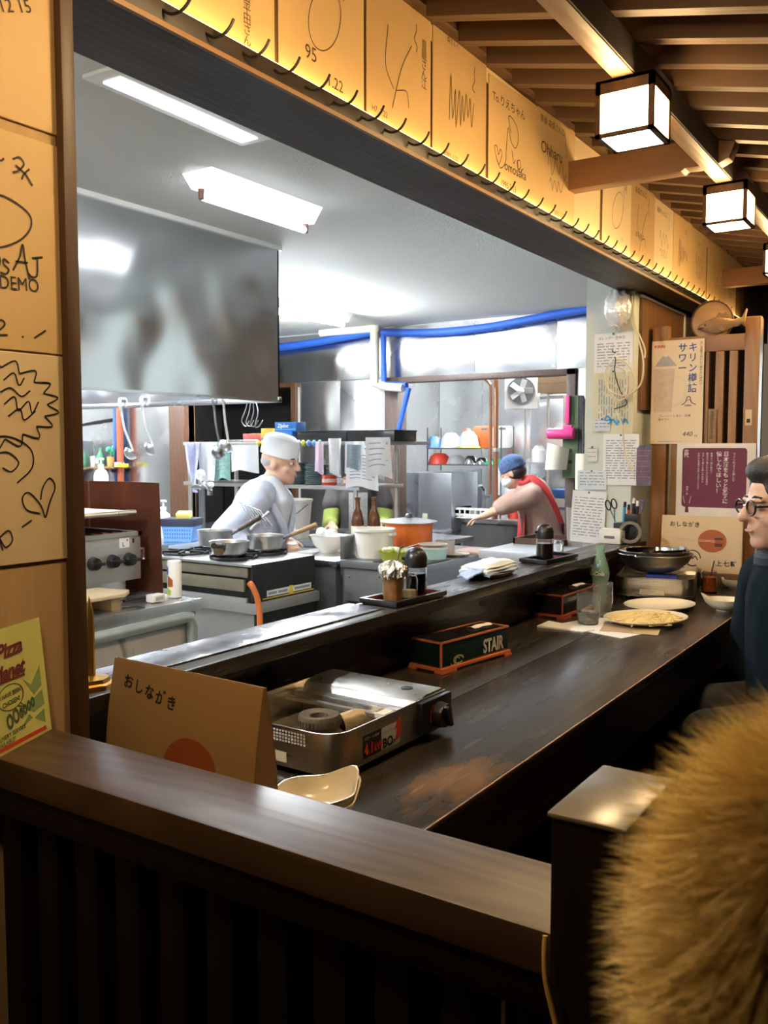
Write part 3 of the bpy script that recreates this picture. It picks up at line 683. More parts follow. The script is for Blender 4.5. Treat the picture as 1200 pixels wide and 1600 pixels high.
# envelopes, mat, glasses, bottle ---------------------------------------------------------
tag(MB().add([(-1.046, 2.395, ZC), (-.905, 2.40, ZC), (-.888, 2.44, ZC), (-1.035, 2.455, ZC), (-1.046, 2.395, ZC + .006), (-.905, 2.40, ZC + .004), (-.888, 2.44, ZC + .004), (-1.035, 2.455, ZC + .012)],
             [(3, 2, 1, 0), (4, 5, 6, 7), (0, 1, 5, 4), (1, 2, 6, 5), (2, 3, 7, 6), (3, 0, 4, 7)]).build('paper_sleeve', white, bevel=.001), 'folded white paper sleeve lying in front of the water glasses', 'paper')
tag(MB().box(-.02, .22, -.0, .30, 0, .001).build('order_slip', white, loc=(-1.0, 2.45, ZC + .0), rz=R(-18)), 'flat white paper under the water glasses', 'paper')
tag(MB().box(0, .16, 0, .11, 0, .0012).build('paper_mat', M('tan_paper', (.5, .38, .22), .7), loc=(-.875, 2.44, ZC + .0012), rz=R(12)), 'tan paper mat under the noodle plate', 'paper')
def glass(label, loc, r, h, fill):
    t = T('water_glass', label, 'glass', loc, 0, 'drinking glasses on the counter')
    MB().lathe([(0, 0), (r * .82, 0), (r * .86, .003), (r, h * .5), (r, h), (r - .0018, h), (r - .002, h * .5), (r * .84, .008), (0, .008)], n=28).build('tumbler', glassm, t)
    if fill: MB().lathe([(0, .009), (r * .83, .009), (r - .0024, fill), (0, fill)], n=28).build('water', water, t)
    return t
glass('wide tumbler half full of water before the green bottle', (-.940, 2.525, ZC + .0015), .035, .088, .036)
glass('empty taller tumbler behind the water-filled one', (-.945, 2.66, ZC + .0015), .031, .105, 0)
t = T('soda_bottle', 'small contour glass soda bottle with white script', 'bottle', (-1.035, 2.885, ZC))
MB().lathe([(0, 0), (.024, 0), (.028, .006), (.028, .03), (.0255, .055), (.027, .08), (.031, .10), (.030, .115), (.024, .138), (.016, .158), (.0125, .172), (.0125, .185), (.0145, .187), (.0145, .194), (.012, .195), (.011, .185), (.011, .172), (.0145, .157), (.0225, .137), (.0285, .114), (.029, .1), (.025, .08), (.0235, .055), (.026, .03), (.026, .008), (0, .006)], n=32).build('bottle_glass', glassg, t)
def wrap(o, r, cy):
    for v in o.data.vertices:
        a = v.co.x / r - .65; v.co = Vector((r * math.sin(a) * 1.012, -r * math.cos(a) * 1.012, v.co.z))
wrap(text('Coca-Cola', FY(-.036, .098), 0, 0, .0185, white, t, bold=.02, shear=.25), .0315, 0)
m = MB()
for a in (-.9, .1): m.ell((.0305 * math.sin(a), -.0305 * math.cos(a), .128), (.005, .002, .006), (0, 0, a))
m.build('painted_dots', M('bottle_blue', (.25, .4, .75), .4), t)
# plates ---------------------------------------------------------------------------------
def plate(label, loc, rx, ry, rz):
    t = T('plate', label, 'plate', loc, rz, 'large cream plates on the counter')
    MB().lathe([(0, 0), (.55, 0), (.58, .004), (.85, .010), (1.0, .018), (.995, .0205), (.84, .0135), (.55, .0065), (0, .006)], n=44, sx=rx, sy=ry).build('plate_body', ceram, t)
    return t
plate('cream plate heaped with noodles near the counter edge', (-.800, 2.625, ZC + .0025), .105, .135, R(-28))
plate('empty cream plate between the noodle plate and the far stove', (-.835, 2.885, ZC), .098, .128, R(-24))
nd = MB(); rng = random.Random(5); f0 = Matrix.Translation((-.800, 2.625, ZC + .013)) @ Matrix.Rotation(R(-28), 4, 'Z')
nd.m = f0
for i in range(150):
    a, q = rng.uniform(0, 6.28), math.sqrt(rng.uniform(0, 1)); x, y = .078 * q * math.cos(a), .105 * q * math.sin(a); h = .016 * (1 - q * q)
    b = rng.uniform(0, 6.28); L_ = rng.uniform(.025, .05); c = rng.uniform(-1, 1)
    nd.tube(smooth2([(x - L_ * math.cos(b), y - L_ * math.sin(b), h * .6 + rng.uniform(0, .003)), (x + c * .012 * math.sin(b), y - c * .012 * math.cos(b), h + rng.uniform(0, .004)), (x + L_ * .7 * math.cos(b), y + L_ * .7 * math.sin(b), h * .6 + rng.uniform(0, .003))], 3), .0026, 5)
nd.m = Matrix(); nd.ell((-.80, 2.625, ZC + .014), (.082, .10, .014), (0, 0, R(-28)))
o = tag(nd.build('noodles', M('noodle', (.78, .60, .26), .45, var=.08)), 'pale yellow noodles heaped on the plate', 'food'); o['kind'] = 'stuff'
# spice jar at the end
def jar(name, label, cat, loc, r, h, matl, glassr=.0):
    t = T(name, label, cat, loc)
    MB().lathe([(0, 0), (r, 0), (r, h * .86), (r * .9, h), (r * .86, h), (r * .94, h * .85), (r * .94, .004), (0, .004)], n=24).build('glass_wall', glassc, t)
    MB().lathe([(0, .005), (r * .92, .005), (r * .92, h * .72), (r * .5, h * .76), (0, h * .74)], n=24).build('contents', matl, t)
    return t
t = jar('spice_jar', 'jar of red chilli flakes with spoon beside the seated man', 'jar', (-.785, 3.325, ZC), .026, .078, M('chilli', (.42, .10, .02), .7, var=.4, vscale=80, bump=.003, bscale=200))
MB().cyl((.0, 0, .05), (.012, .01, .115), .002, n=8).build('spoon_handle', chrome, t)
t = T('paper_cup', 'white paper cup with a brush emblem between the pan and the menu card', 'cup', (-1.015, 3.44, ZC + .047))
MB().lathe([(0, 0), (.03, 0), (.038, .086), (.040, .088), (.036, .086), (.028, .003), (0, .003)], n=28).build('cup_body', whitep, t)
m = MB(); f = FY(0, 0, -.0365); m.line([(.016 * math.cos(a), .055 + .017 * math.sin(a)) for a in [i * .4 for i in range(16)]], .003, f); m.line([(-.01, .05), (-.004, .062), (.0, .047), (.006, .064), (.01, .05)], .003, f); m.build('emblem', ink, t)

# ---------------------------------------------------------------- things on the ledge
ZL = .92
t = T('bill_spike', 'brass-coloured bill spike on an octagonal foot at the ledge end', 'bill spike', (-1.105, .872, ZL))
brass = M('brass', (.50, .30, .07), .3, .8, var=.2)
MB().lathe([(0, 0), (.034, 0), (.034, .006), (.028, .008), (.027, .014), (.009, .017), (0, .018)], n=8).build('foot', brass, t, sm=0)
MB().lathe([(0, .016), (.0068, .016), (.0068, .09), (.0055, .115), (.001, .136), (0, .137)], n=10).build('spike', brass, t)
def tray(label, loc, sx, sy, rz, edge):
    t = T('condiment_tray', label, 'tray', loc, rz, 'black condiment trays on the ledge')
    MB().box(-sx / 2, sx / 2, -sy / 2, sy / 2, 0, .005).build('tray_base', M('tray_black', (.012, .011, .011), .3), t, bevel=.001)
    m = MB()
    for s in (-1, 1): m.box(s * sx / 2 - .006, s * sx / 2 + .006, -sy / 2 - .006, sy / 2 + .006, .002, .014); m.box(-sx / 2, sx / 2, s * sy / 2 - .006, s * sy / 2 + .006, .002, .014)
    m.build('tray_rim', M('tray_black'), t, bevel=.002)
    m = MB()
    for s in (-1, 1): m.box(s * (sx / 2 - .0065) - .0006, s * (sx / 2 - .0065) + .0006, -sy / 2, sy / 2, .006, .0125); m.box(-sx / 2, sx / 2, s * (sy / 2 - .0065) - .0006, s * (sy / 2 - .0065) + .0006, .006, .0125)
    m.build('rim_line', edge, t)
    return t
tray('black tray with dark red line carrying a foil-topped jar and soy bottle', (-1.122, 1.790, ZL), .095, .20, R(-3), redpaint)
tray('black tray at the far ledge carrying a soy bottle and small glass', (-1.135, 2.69, ZL), .085, .22, R(-3), M('tray_black'))
def soyb(label, loc):
    t = T('soy_dispenser', label, 'dispenser', loc, 0, 'soy sauce dispensers with black domed caps')
    r = .0275
    MB().lathe([(0, 0), (r, 0), (r, .072), (r - .0015, .072), (r - .0015, .003), (0, .003)], n=28).build('glass_body', glassc, t)
    MB().lathe([(0, .004), (r - .002, .004), (r - .002, .052), (0, .052)], n=28).build('soy_sauce', soy, t)
    MB().lathe([(r + .0005, .067), (r + .0015, .070), (r + .001, .090), (r * .88, .103), (r * .55, .112), (0, .115)], n=28).build('domed_cap', blackp, t)
    MB().cyl((-.016, -.016, .086), (-.0245, -.0245, .089), .0045, .0035, 10).build('spout', blackp, t)
    return t
soyb('soy dispenser with black dome behind the foil-topped jar', (-1.128, 1.852, ZL + .005))
soyb('soy dispenser with black dome on the far tray near the woman', (-1.14, 2.665, ZL + .005))
t = T('spice_jar', 'jar of brown spice paste with crumpled foil lid on the near tray', 'jar', (-1.120, 1.738, ZL + .005)); t.scale = (1.08, 1.08, 1.12)
MB().lathe([(0, 0), (.023, 0), (.0235, .055), (.021, .06), (.019, .06), (.0215, .054), (.0215, .003), (0, .003)], n=24).build('glass_wall', glassc, t)
MB().lathe([(0, .003), (.0212, .003), (.0212, .053), (0, .054)], n=24).build('contents', M('spice_paste', (.33, .15, .05), .7, var=.5, vscale=60), t)
foil = M('foil', (.8, .78, .74), .18, 1, var=.05, bump=.01, bscale=90)
rr = random.Random(4); fv = MB()
def foilp(u, v):
    a = 6.28318 * u; r = .030 * math.sin(min(1, v * 1.15) * 1.75) * (1 + .10 * math.sin(7 * a + v * 4) + .05 * math.sin(13 * a)); return (r * math.cos(a), r * math.sin(a), .083 - .032 * v ** 1.6 + .003 * math.sin(11 * a))
fv.grid(foilp, 48, 8, .0005).build('foil_lid', foil, t, sm=20)
MB().tube([(.004, .004, .07), (.012, .010, .112), (.02, .012, .116)], .0016, 6).build('spoon_handle', chrome, t)
t = T('toothpick_jar', 'small fluted glass jar in front of the near soy dispenser', 'jar', (-1.108, 1.793, ZL + .005))
MB().lathe([(0, 0), (.019, 0), (.0195, .045), (.016, .056), (.010, .06), (0, .06), (0, .057), (.014, .054), (.0178, .044), (.0178, .003), (0, .003)], n=16).build('glass_wall', glassc, t)
MB().lathe([(0, .003), (.015, .003), (.015, .02), (0, .021)], n=16).build('contents', M('pale_salt', (.72, .64, .45), .7), t)
t = T('salt_jar', 'small fluted glass jar beside the far soy dispenser', 'jar', (-1.125, 2.735, ZL + .005))
MB().lathe([(0, 0), (.019, 0), (.0195, .045), (.017, .056), (.0, .058), (0, .055), (.0178, .044), (.0178, .003), (0, .003)], n=16).build('glass_wall', glassc, t)
# folded towel on a black tray
tag(MB().lathe([(0, 0), (.85, 0), (1.0, .012), (.97, .014), (.83, .004), (0, .004)], (-1.135, 2.275, ZL), 28, .055, .115).build('towel_tray', blackp), 'black oval tray under the folded towel', 'tray')
t = T('hand_towel', 'folded white and pale blue hand towel on the ledge', 'towel', (-1.137, 2.27, ZL + .011))
def tow(k):
    z = .004 + k * .0085
    def fn(u, v):
        a, b = (u - .5) * 2, (v - .5) * 2; e = (1 - abs(a) ** 6) * (1 - abs(b) ** 6)
        return (a * (.046 - .002 * k) + .004 * math.sin(b * 4 + k), b * (.10 - .004 * k) + .006 * math.sin(a * 3 + k * 2), z + .012 * e + .0012 * math.sin(b * 7 + k) * e + .0015 * math.sin(a * 5 + 2 * k + b * 2) * e)
    return fn
for k in range(3): MB().grid(tow(k), 16, 24, .006).build('fold', [M('towel_blue', (.45, .62, .95), .9, var=.05), M('towel_white', (.82, .90, 1.0), .9, var=.05, bump=.003, bscale=300), M('towel_white')][k], t, sm=60)
MB().grid(lambda u, v: (-.02 + .045 * u + .006 * math.sin(v * 5), -.09 - .05 * v, .014 - .016 * v + .004 * math.sin(u * 8)), 8, 8, .004).build('trailing_corner', M('towel_blue'), t, sm=60)
# ---------------------------------------------------------------- column with notices, end of the ledge
S('wall_column', MB().box(-1.312, -1.12, 3.45, 4.4, -.15, 2.3), colp)
S('wall_dining_left', MB().box(-1.2, -1.1, 4.13, 5.6, 0, 1.88).box(-1.2, -1.034, 4.95, 5.6, 1.88, 2.7), darkwall)
t = T('wall_board', 'brown wooden board with white edge strip on the side of the column', 'board', (-1.119, 3.5, 1.43))
MB().box(0, .012, .01, .60, 0, .435).build('panel', WOOD('board_brown', (.15, .07, .025), (.20, .10, .04), 'Z', 12, .5, 3), t)
MB().box(0, .016, .0, .615, .435, .445).build('top_edge', whitep, t); MB().box(0, .016, .60, .615, 0, .435).build('side_edge', whitep, t)
inkb = M('print_grey_blue', (.28, .31, .38), .6)
def notice(label, x0, x1, z0, z1, mat, y=3.449, rows=0, cols=0, title=None, name='notice', rot=0., vert=False, inkm=None):
    t = T(name, label, 'paper', (x0, y, z0), 0, 'notices on the column')
    w, h = x1 - x0, z1 - z0
    MB().grid(lambda u, v: (w * u, -.001 - .003 * math.sin(v * 3.1) * math.sin(u * 2 + 1) , h * v), 4, 5, .0006).build('sheet', mat, t)
    t.rotation_euler[1] = rot
    class C(Fr):
        def __call__(s, x, y_, d=0.): return Vector((x, -.001 - .003 * math.sin(y_ / h * 3.1) * math.sin(x / w * 2 + 1) - d - .0004, y_))
    f = C((0, 0, 0), (1, 0, 0), (0, 0, 1)); r = random.Random(label); m = MB()
    for i in range(rows):
        yy = h * (.86 - .78 * i / max(1, rows)) if title is None else h * (.72 - .64 * i / max(1, rows))
        x = w * .08
        while x < w * .9:
            e = min(w * .93, x + r.uniform(.05, .22) * w)
            if vert: m.quad(yy / h * w, h * .1 + x / w * h * .85, yy / h * w + .0035, h * .1 + e / w * h * .85, f, .0004)
            else: m.quad(x, yy, e, yy + .0035, f, .0004)
            x = e + r.uniform(.02, .08) * w
    for i in range(cols): m.quad(w * (.1 + .8 * i / max(1, cols - 1)), h * .08, w * (.1 + .8 * i / max(1, cols - 1)) + .0009, h * .72, f, .0004)
    if rows: m.build('print', inkm or inkb, t, sm=0)
    MB().ell((w * .5, -.005, h * .975), (.004, .003, .004)).build('pin', M('pin_green', (.03, .12, .08), .4), t)
    if title: 
        o = text(title, FY(0, 0), w * .1, h * .84, w * .085, ink, t)
        for v in o.data.vertices: v.co = f(v.co.x, v.co.z, .0006)
    return t
notice('printed calendar table pinned at the top of the column', -1.276, -1.122, 1.575, 1.728, white, rows=9, cols=7, title='カレンダー 定休日')
t = notice('cream poster with blue marker scribble on the column', -1.278, -1.118, 1.335, 1.585, M('cream_poster', (.66, .64, .47), .7), y=3.4505, rows=12, vert=True)
mk = MB(); f = FY(0, 0, -.006)
mk.line([(.045, .045), (.06, .07), (.075, .05), (.055, .035), (.05, .05), (.085, .055), (.1, .035), (.11, .06), (.12, .035), (.13, .058), (.145, .04)], .007, f); mk.build('marker_scribble', M('marker_blue', (.04, .30, .62), .5), t, sm=0)
notice('small bluish memo left under the calendar on the column', -1.272, -1.205, 1.345, 1.395, M('memo_blue', (.62, .68, .80), .7), y=3.446, rows=3)
notice('large white printed sheet in the middle of the column', -1.232, -1.09, 1.135, 1.335, white, y=3.446, rows=16, cols=3)
notice('wide bluish slip at the left edge of the column', -1.334, -1.215, 1.115, 1.190, M('slip_blue', (.68, .76, .84), .7), y=3.440, rows=5)
notice('long white sheet hanging lowest at the left of the column', -1.362, -1.222, .905, 1.112, white, y=3.436, rows=14, rot=.05)
notice('tiny white receipt on the column', -1.296, -1.255, 1.225, 1.285, M('receipt', (.74, .74, .76), .7), y=3.444, rows=3)
notice('small dark photo flyer beside the lattice', -1.098, -1.04, 1.135, 1.29, M('flyer_dark', (.12, .10, .16), .6, var=.8, vscale=30), y=3.446, rows=6, inkm=M('flyer_red', (.5, .14, .10), .6))
t = T('wrapped_fan', 'round fixture wrapped in clear plastic at the top of the column', 'fixture', (-1.172, 3.44, 1.812))
def wrapf(u, v):
    a = 6.28318 * u; b = math.pi * (v - .5); r = 1 + .08 * math.sin(5 * a + 3 * v) + .06 * math.sin(9 * a * v)
    return (.048 * math.cos(b) * math.cos(a) * r, -.03 + .045 * math.cos(b) * math.sin(a) * r, .078 * math.sin(b) * r)
MB().grid(wrapf, 28, 16).build('plastic_wrap', M('plastic_wrap', (.82, .85, .88), .15, .25, var=.05, bump=.01, bscale=40), t, sm=50)
MB().cyl((0, 0, 0), (0, -.05, 0), .03, .028, 16).build('housing', greyp, t)
t = T('coiled_cable', 'cream electric cable coiled on a hook of the column', 'cable', (-1.155, 3.43, 1.60))
cabm = M('cream_cable', (.66, .58, .40), .5)
pts = [(.02, 0, .26), (.03, -.01, .18), (.07, -.02, .08), (.09, -.03, .0), (.08, -.03, -.08), (.02, -.03, -.12), (-.05, -.02, -.09), (-.06, -.02, -.02), (-.01, -.02, .02), (.04, -.02, -.02), (.05, -.03, -.09), (.0, -.03, -.14), (-.05, -.03, -.08), (-.03, -.02, -.01), (.02, -.02, -.03), (.02, -.02, -.12), (-.02, -.02, -.16), (.01, -.02, -.24), (.02, -.02, -.33), (.06, -.03, -.42)]
MB().tube(smooth2(pts, 6), .0035, 8).build('cable', cabm, t)
MB().tube(smooth2([(.03, .0, .26), (.05, -.01, .15), (.09, -.02, .06), (.095, -.03, .02)], 5), .003, 8).build('cable', cabm, t)
MB().tube(smooth2([(-.03, -.01, .03), (-.02, -.025, .02), (-.02, -.03, -.03), (.0, -.025, -.10), (.03, -.03, -.15), (-.02, -.03, -.17)], 4), .002, 6).build('wire_loop', blackm, t)
MB().tube([(-.035, .02, .05), (-.035, -.015, .05), (-.035, -.02, .06)], .002, 6).build('hook', blackm, t)
# desk organiser at the ledge end
t = T('pen_holder', 'black pen holder at the end of the ledge', 'pen holder', (-1.105, 3.37, ZL))
MB().box(-.045, .045, -.03, .03, 0, .075).build('cup', blackp, t, bevel=.004)
MB().box(-.005, .045, -.025, .025, .075, .11).build('back_cup', blackp, t, bevel=.003)
for i, (x, h, c) in enumerate(((-.015, .15, 'marker_blue'), (.0, .14, 'decal_red'), (.02, .165, 'black_ink'), (.034, .155, 'black_ink'))):
    p = T('pen', ('blue marker pen', 'red marker pen', 'tall black felt pen', 'short black felt pen')[i] + ' standing in the black holder', 'pen', (-1.105 + x, 3.37, ZL + .06), 0, 'pens in the holder')
    MB().cyl((0, 0, 0), (.004, 0, h - .075), .0055, n=10).build('barrel', _M[c], p); MB().cyl((.004, 0, h - .075), (.005, 0, h - .055), .006, .005, 10).build('cap', _M['black_ink'] if i < 2 else whitep, p)
def scissors(label, x, y, mat, tilt):
    t = T('scissors', label, 'scissors', (x, y, ZL + .07), 0, 'scissors in the holder')
    for s in (-1, 1):
        MB().tube([(s * .012 + .011 * math.cos(a) * .9, 0, .075 + .019 * math.sin(a)) for a in [i * .5236 for i in range(12)]], .003, 8, closed=True).build('finger_ring', mat, t)
        MB().tube([(s * .008, 0, .055), (-s * .003, 0, .0)], .0025, 8).build('blade', chrome, t)
    t.rotation_euler[1] = tilt
    return t
scissors('black-handled scissors in the pen holder', -1.15, 3.365, blackp, -.25)
scissors('purple-handled scissors in the pen holder', -1.075, 3.375, M('purple_plastic', (.16, .11, .40), .4), .1)
tag(MB().lathe([(.03, -.011), (.042, -.011), (.042, .011), (.03, .011), (.03, -.011)], n=32).build('tape_roll', greyd, loc=(-1.075, 3.31, ZL + .043)), 'dark ring of tape leaning on the pen holder', 'tape')
bpy.data.objects['tape_roll'].rotation_euler = (R(78), 0, R(20))
t = T('napkin_box', 'small white plastic box in front of the pen holder', 'box', (-1.14, 3.30, ZL))
MB().box(-.042, .042, -.03, .03, 0, .05).build('box_body', whitep, t, bevel=.005); MB().box(-.038, .038, -.026, .026, .05, .056).build('lid', whitep, t, bevel=.002); MB().box(-.02, .02, -.031, -.0295, .02, .03).build('slot', greyd, t)
# ---------------------------------------------------------------- lattice screen with posters
t = T('lattice_screen', 'light brown wooden lattice screen at the far end of the counter', 'screen', (-.895, 3.62, ZC))
MB().box(-.198, -.135, -.02, .02, 0, 1.0).build('post', latw, t, bevel=.003); MB().box(.151, .205, -.02, .02, 0, 1.012).build('post', latw, t, bevel=.003)
MB().box(-.135, .151, -.016, .016, .89, .952).build('top_rail', latx, t, bevel=.003); MB().box(-.135, .151, -.016, .016, .06, .12).build('bottom_rail', latx, t, bevel=.003)
for a, b in ((-.118, -.095), (-.06, -.03), (.006, .02), (.044, .076), (.095, .125)): MB().box(a, b, -.012, .012, .12, .89).build('slat', latw, t, bevel=.002)
MB().box(.205, .215, -.02, .0, 0, 1.0).build('metal_edge', chrome, t)
t = T('drink_poster', 'cream drink poster with blue and red lettering priced 440 on the lattice', 'poster', (-1.092, 3.594, 1.296))
PW, PH = .202, .405
MB().box(0, PW, -.0015, 0, 0, PH).build('sheet', M('poster_cream', (.80, .66, .48), .6, var=.04), t)
f = FY(0, 0, -.0016); pb = M('poster_blue', (.03, .08, .30), .5); prd = M('poster_red', (.62, .05, .03), .5)
text('KIRIN', f, .010, .378, .015, prd, t, bold=.03, wide=1.1)
text('キリン樽詰', f, .142, .390, .037, pb, t, bold=.015, vert=True, lsp=1.06, wide=.95)
text('サワー', f, .103, .390, .037, pb, t, bold=.02, vert=True, lsp=1.06, wide=.95)
text('氷と炭酸でおいしく爽やかに味わい', f, .186, .395, .011, ink2, t, vert=True, lsp=.95)
m = MB(); m.prism([(.012, .305), (.045, .35), (.055, .352), (.066, .346), (.10, .305)], f, 0, .0004); m.build('printed_mountain', M('print_blue_grey', (.42, .42, .42), .6, var=.2, vscale=30), t, sm=0)
m = MB(); m.prism([(.042, .343), (.048, .352), (.06, .353), (.07, .343), (.062, .346), (.055, .340), (.05, .346)], f, .0004, .0008); m.build('printed_snowcap', M('print_snow', (.80, .74, .64), .6), t, sm=0)
m = MB(); m.prism([(.012, .125), (.082, .125), (.092, .295), (.008, .295)], f, 0, .0006); m.build('printed_mug', M('print_mug', (.66, .52, .40), .6, var=.25, vscale=40), t, sm=0)
m = MB(); m.line([(.092, .26), (.125, .255), (.135, .22), (.128, .17), (.10, .15), (.088, .15)], .012, f); m.build('printed_mug_handle', M('print_handle', (.74, .62, .48), .6), t, sm=0)
m = MB(); m.line([(.12, .152), (.135, .162), (.142, .182), (.152, .182), (.158, .162), (.175, .152)], .003, f); m.line([(.14, .166), (.147, .172), (.155, .166)], .002, f); m.build('printed_emblem', ink, t, sm=0)
text('KIRIN', f, .132, .146, .010, ink, t, bold=.03)
text('プレーン・レモン・巨峰\n梅サワー', f, .03, .092, .0115, ink, t, lsp=1.2); text('440', f, .125, .03, .026, ink, t, shear=.2); text('円', f, .172, .026, .011, ink, t)
text('未成年者の飲酒は法律で禁じられています', f, .03, .008, .005, ink2, t); m = MB(); m.disc(.012, .012, .005, .005, f); m.build('printed_dot', yellow, t, sm=0)
t = T('purple_poster', 'purple poster with vertical white lettering below the drink poster', 'poster', (-.984, 3.590, 1.012))
MB().box(0, .293, -.0015, 0, 0, .286).build('sheet', M('poster_white', (.80, .75, .70), .6), t)
f = FY(0, 0, -.0016); pw = M('poster_lettering', (.80, .74, .70), .6)
MB().prism(rrect(.022, .262, .038, .268, .012, 4), f, 0, .0004).build('printed_panel', M('plum', (.15, .022, .055), .55, var=.1), t, sm=0)
text('日本酒をもっと気軽に', f, .176, .254, .0205, pw, t, bold=.015, vert=True, lsp=.98, d=.001); text('愉しんでほしい！', f, .150, .254, .0205, pw, t, bold=.015, vert=True, lsp=.98, d=.001)
for i, (s, n) in enumerate((('ワインのように楽しむ', .011), ('食事と一緒に味わう', .009), ('蔵元が丁寧に仕込んだ日本酒を', .009), ('冷やして香りを楽しみながら', .009), ('お好みの温度でお召し上がりください', .0085))):
    text(s, f, (.21, .128, .112, .096, .080)[i], .25, n, pw, t, vert=True, lsp=1.0, d=.001)
text('古代', f, .028, .262, .018, pw, t, bold=.02, vert=True, lsp=.8, d=.001)
m = MB(); m.prism([(.036, .016), (.050, .016), (.048, .046), (.038, .046)], f, .0004, .0008); m.build('printed_bottle', cardd, t, sm=0)
m = MB(); m.line([(.034, .052), (.028, .08)], .0016, f, .001); m.line([(.052, .052), (.058, .08)], .0016, f, .001); m.build('printed_rays', pw, t, sm=0); text('清酒一本', f, .038, .12, .009, pw, t, vert=True, lsp=1.0, d=.001)
t = T('wooden_fish', 'carved wooden fish on top of the lattice screen', 'carving', (-.83, 3.618, ZC + .957))
fb = MB()
for i in range(9):
    u = i / 8; x = -.075 + .125 * u; h = .027 * math.sin(min(1, u * 1.05 + .12) * math.pi * .86) + .006; fb.ell((x, 0, .03 + .008 * u), (.018, .014 * (1 - .4 * u), h), nu=14, nv=10)
fb.ell((.058, 0, .045), (.02, .008, .012)); fb.prism([(.06, .04), (.085, .09), (.09, .085), (.082, .045), (.092, .02), (.085, .016)], FY(0, 0), -.005, .005)
body = flesh(fb, 'fish_body', carve, t, .004, 3)
MB().prism([(-.03, .058), (-.015, .082), (.0, .074), (.01, .082), (.025, .06)], FY(0, 0), -.003, .003).build('dorsal_fin', carve, t)
MB().prism([(-.02, .022), (.005, .006), (.012, .012), (-.004, .028)], FY(0, 0, -.014), -.002, .003).build('pectoral_fin', carve, t)
MB().ell((-.062, -.013, .036), .0032).build('eye', ink, t)
m = MB(); m.cyl((-.07, -.014, .026), (-.092, -.008, .022), .002, n=6); m.build('mouth', ink2, t)
t = T('round_plaque', 'round slab of pale wood standing behind the carved fish', 'plaque', (-.875, 3.628, ZC + .955))
MB().cyl((0, .012, .055), (0, .026, .055), .078, n=36).build('slab', plaquew, t, bevel=.003)
MB().tube([(.078 * math.cos(a), .012, .055 + .078 * math.sin(a)) for a in [i * .2094 for i in range(30)]], .004, 6, closed=True).build('bark_rim', brownw, t)
t = T('wooden_strip', 'small lettered wooden strip hung between the lattice slats', 'sign', (-.87, 3.598, 1.30)); MB().box(0, .03, -.004, 0, 0, .13).build('strip', tanw, t); text('当店のおすすめ', FY(.006, 0, -.0042), 0, .122, .018, ink, t, vert=True, lsp=.85)
t = T('paper_tag', 'small pale tag stuck on the right lattice post', 'tag', (-.735, 3.5985, 1.365)); MB().box(0, .024, -.001, 0, 0, .06).build('sheet', M('tag_cream', (.68, .52, .32), .6), t); MB().quad(.005, .01, .018, .025, FY(0, 0, -.0012)).build('print', ink2, t)
# yellow flyer at the left, leaning on the wall
t = T('flyer', 'yellow-green flyer with dark red headline leaning on the rail at the left wall', 'flyer', (-1.017, .737, .9055))
f = Fr((0, 0, 0), (-.37, .93, 0), (-.03, -.075, 1)); FW, FH = .122, .153
MB().prism([(-FW, 0), (0, 0), (0, FH), (-FW, FH)], f, -.0008, 0).build('sheet', M('flyer_yellow', (.62, .62, .20), .6, var=.05), t)
dr = M('flyer_maroon', (.16, .025, .03), .5); dg = M('flyer_green', (.07, .12, .05), .5); lg = M('flyer_leaf', (.24, .36, .13), .5)
text('Pizza', f, -.045, .118, .026, dr, t, align='RIGHT', bold=.04, shear=.3, rot=.04); text('Planet', f, -.045, .091, .026, dr, t, align='RIGHT', bold=.04, shear=.3, rot=.04)
m = MB(); m.quad(-.12, .086, -.045, .089, f); m.build('underline', dr, t, sm=0)
m = MB(); m.line([(-.078 + .026 * math.cos(a), .066 + .016 * math.sin(a)) for a in [i * .45 for i in range(15)]], .0014, f); m.line([(-.066, .051), (-.054, .048), (-.06, .054)], .0014, f); m.build('speech_bubble', dg, t, sm=0)
text('I HAVE BEEN', f, -.078, .068, .0075, dg, t, align='CENTER', bold=.03, rot=.06); text('CHOSEN!', f, -.078, .057, .0085, dg, t, align='CENTER', bold=.03, rot=.06)
text('OOoooo', f, -.090, .026, .026, dg, t, bold=.04, rot=.28, wide=.62, shear=.2); text('DELIVERY SERVICE', f, -.055, .020, .0078, dg, t, align='RIGHT', bold=.02, rot=.06); text('AVAILABLE!', f, -.078, .011, .0078, dg, t, align='RIGHT', bold=.02, rot=.06)
m = MB(); m.quad(-FW, .004, -.012, .0095, f); m.build('red_stripe', redp, t, sm=0)
m = MB()
for p in ([(-.05, .082), (-.034, .07), (-.012, .09), (-.012, .064), (-.03, .056)], [(-.05, .046), (-.012, .058), (-.010, .038), (-.034, .034)], [(-.065, .02), (-.045, .034), (-.038, .028)], [(-.034, .026), (-.012, .032), (-.012, .014)]): m.prism(p, f, 0, .0004)
m.build('printed_bursts', lg, t, sm=0)
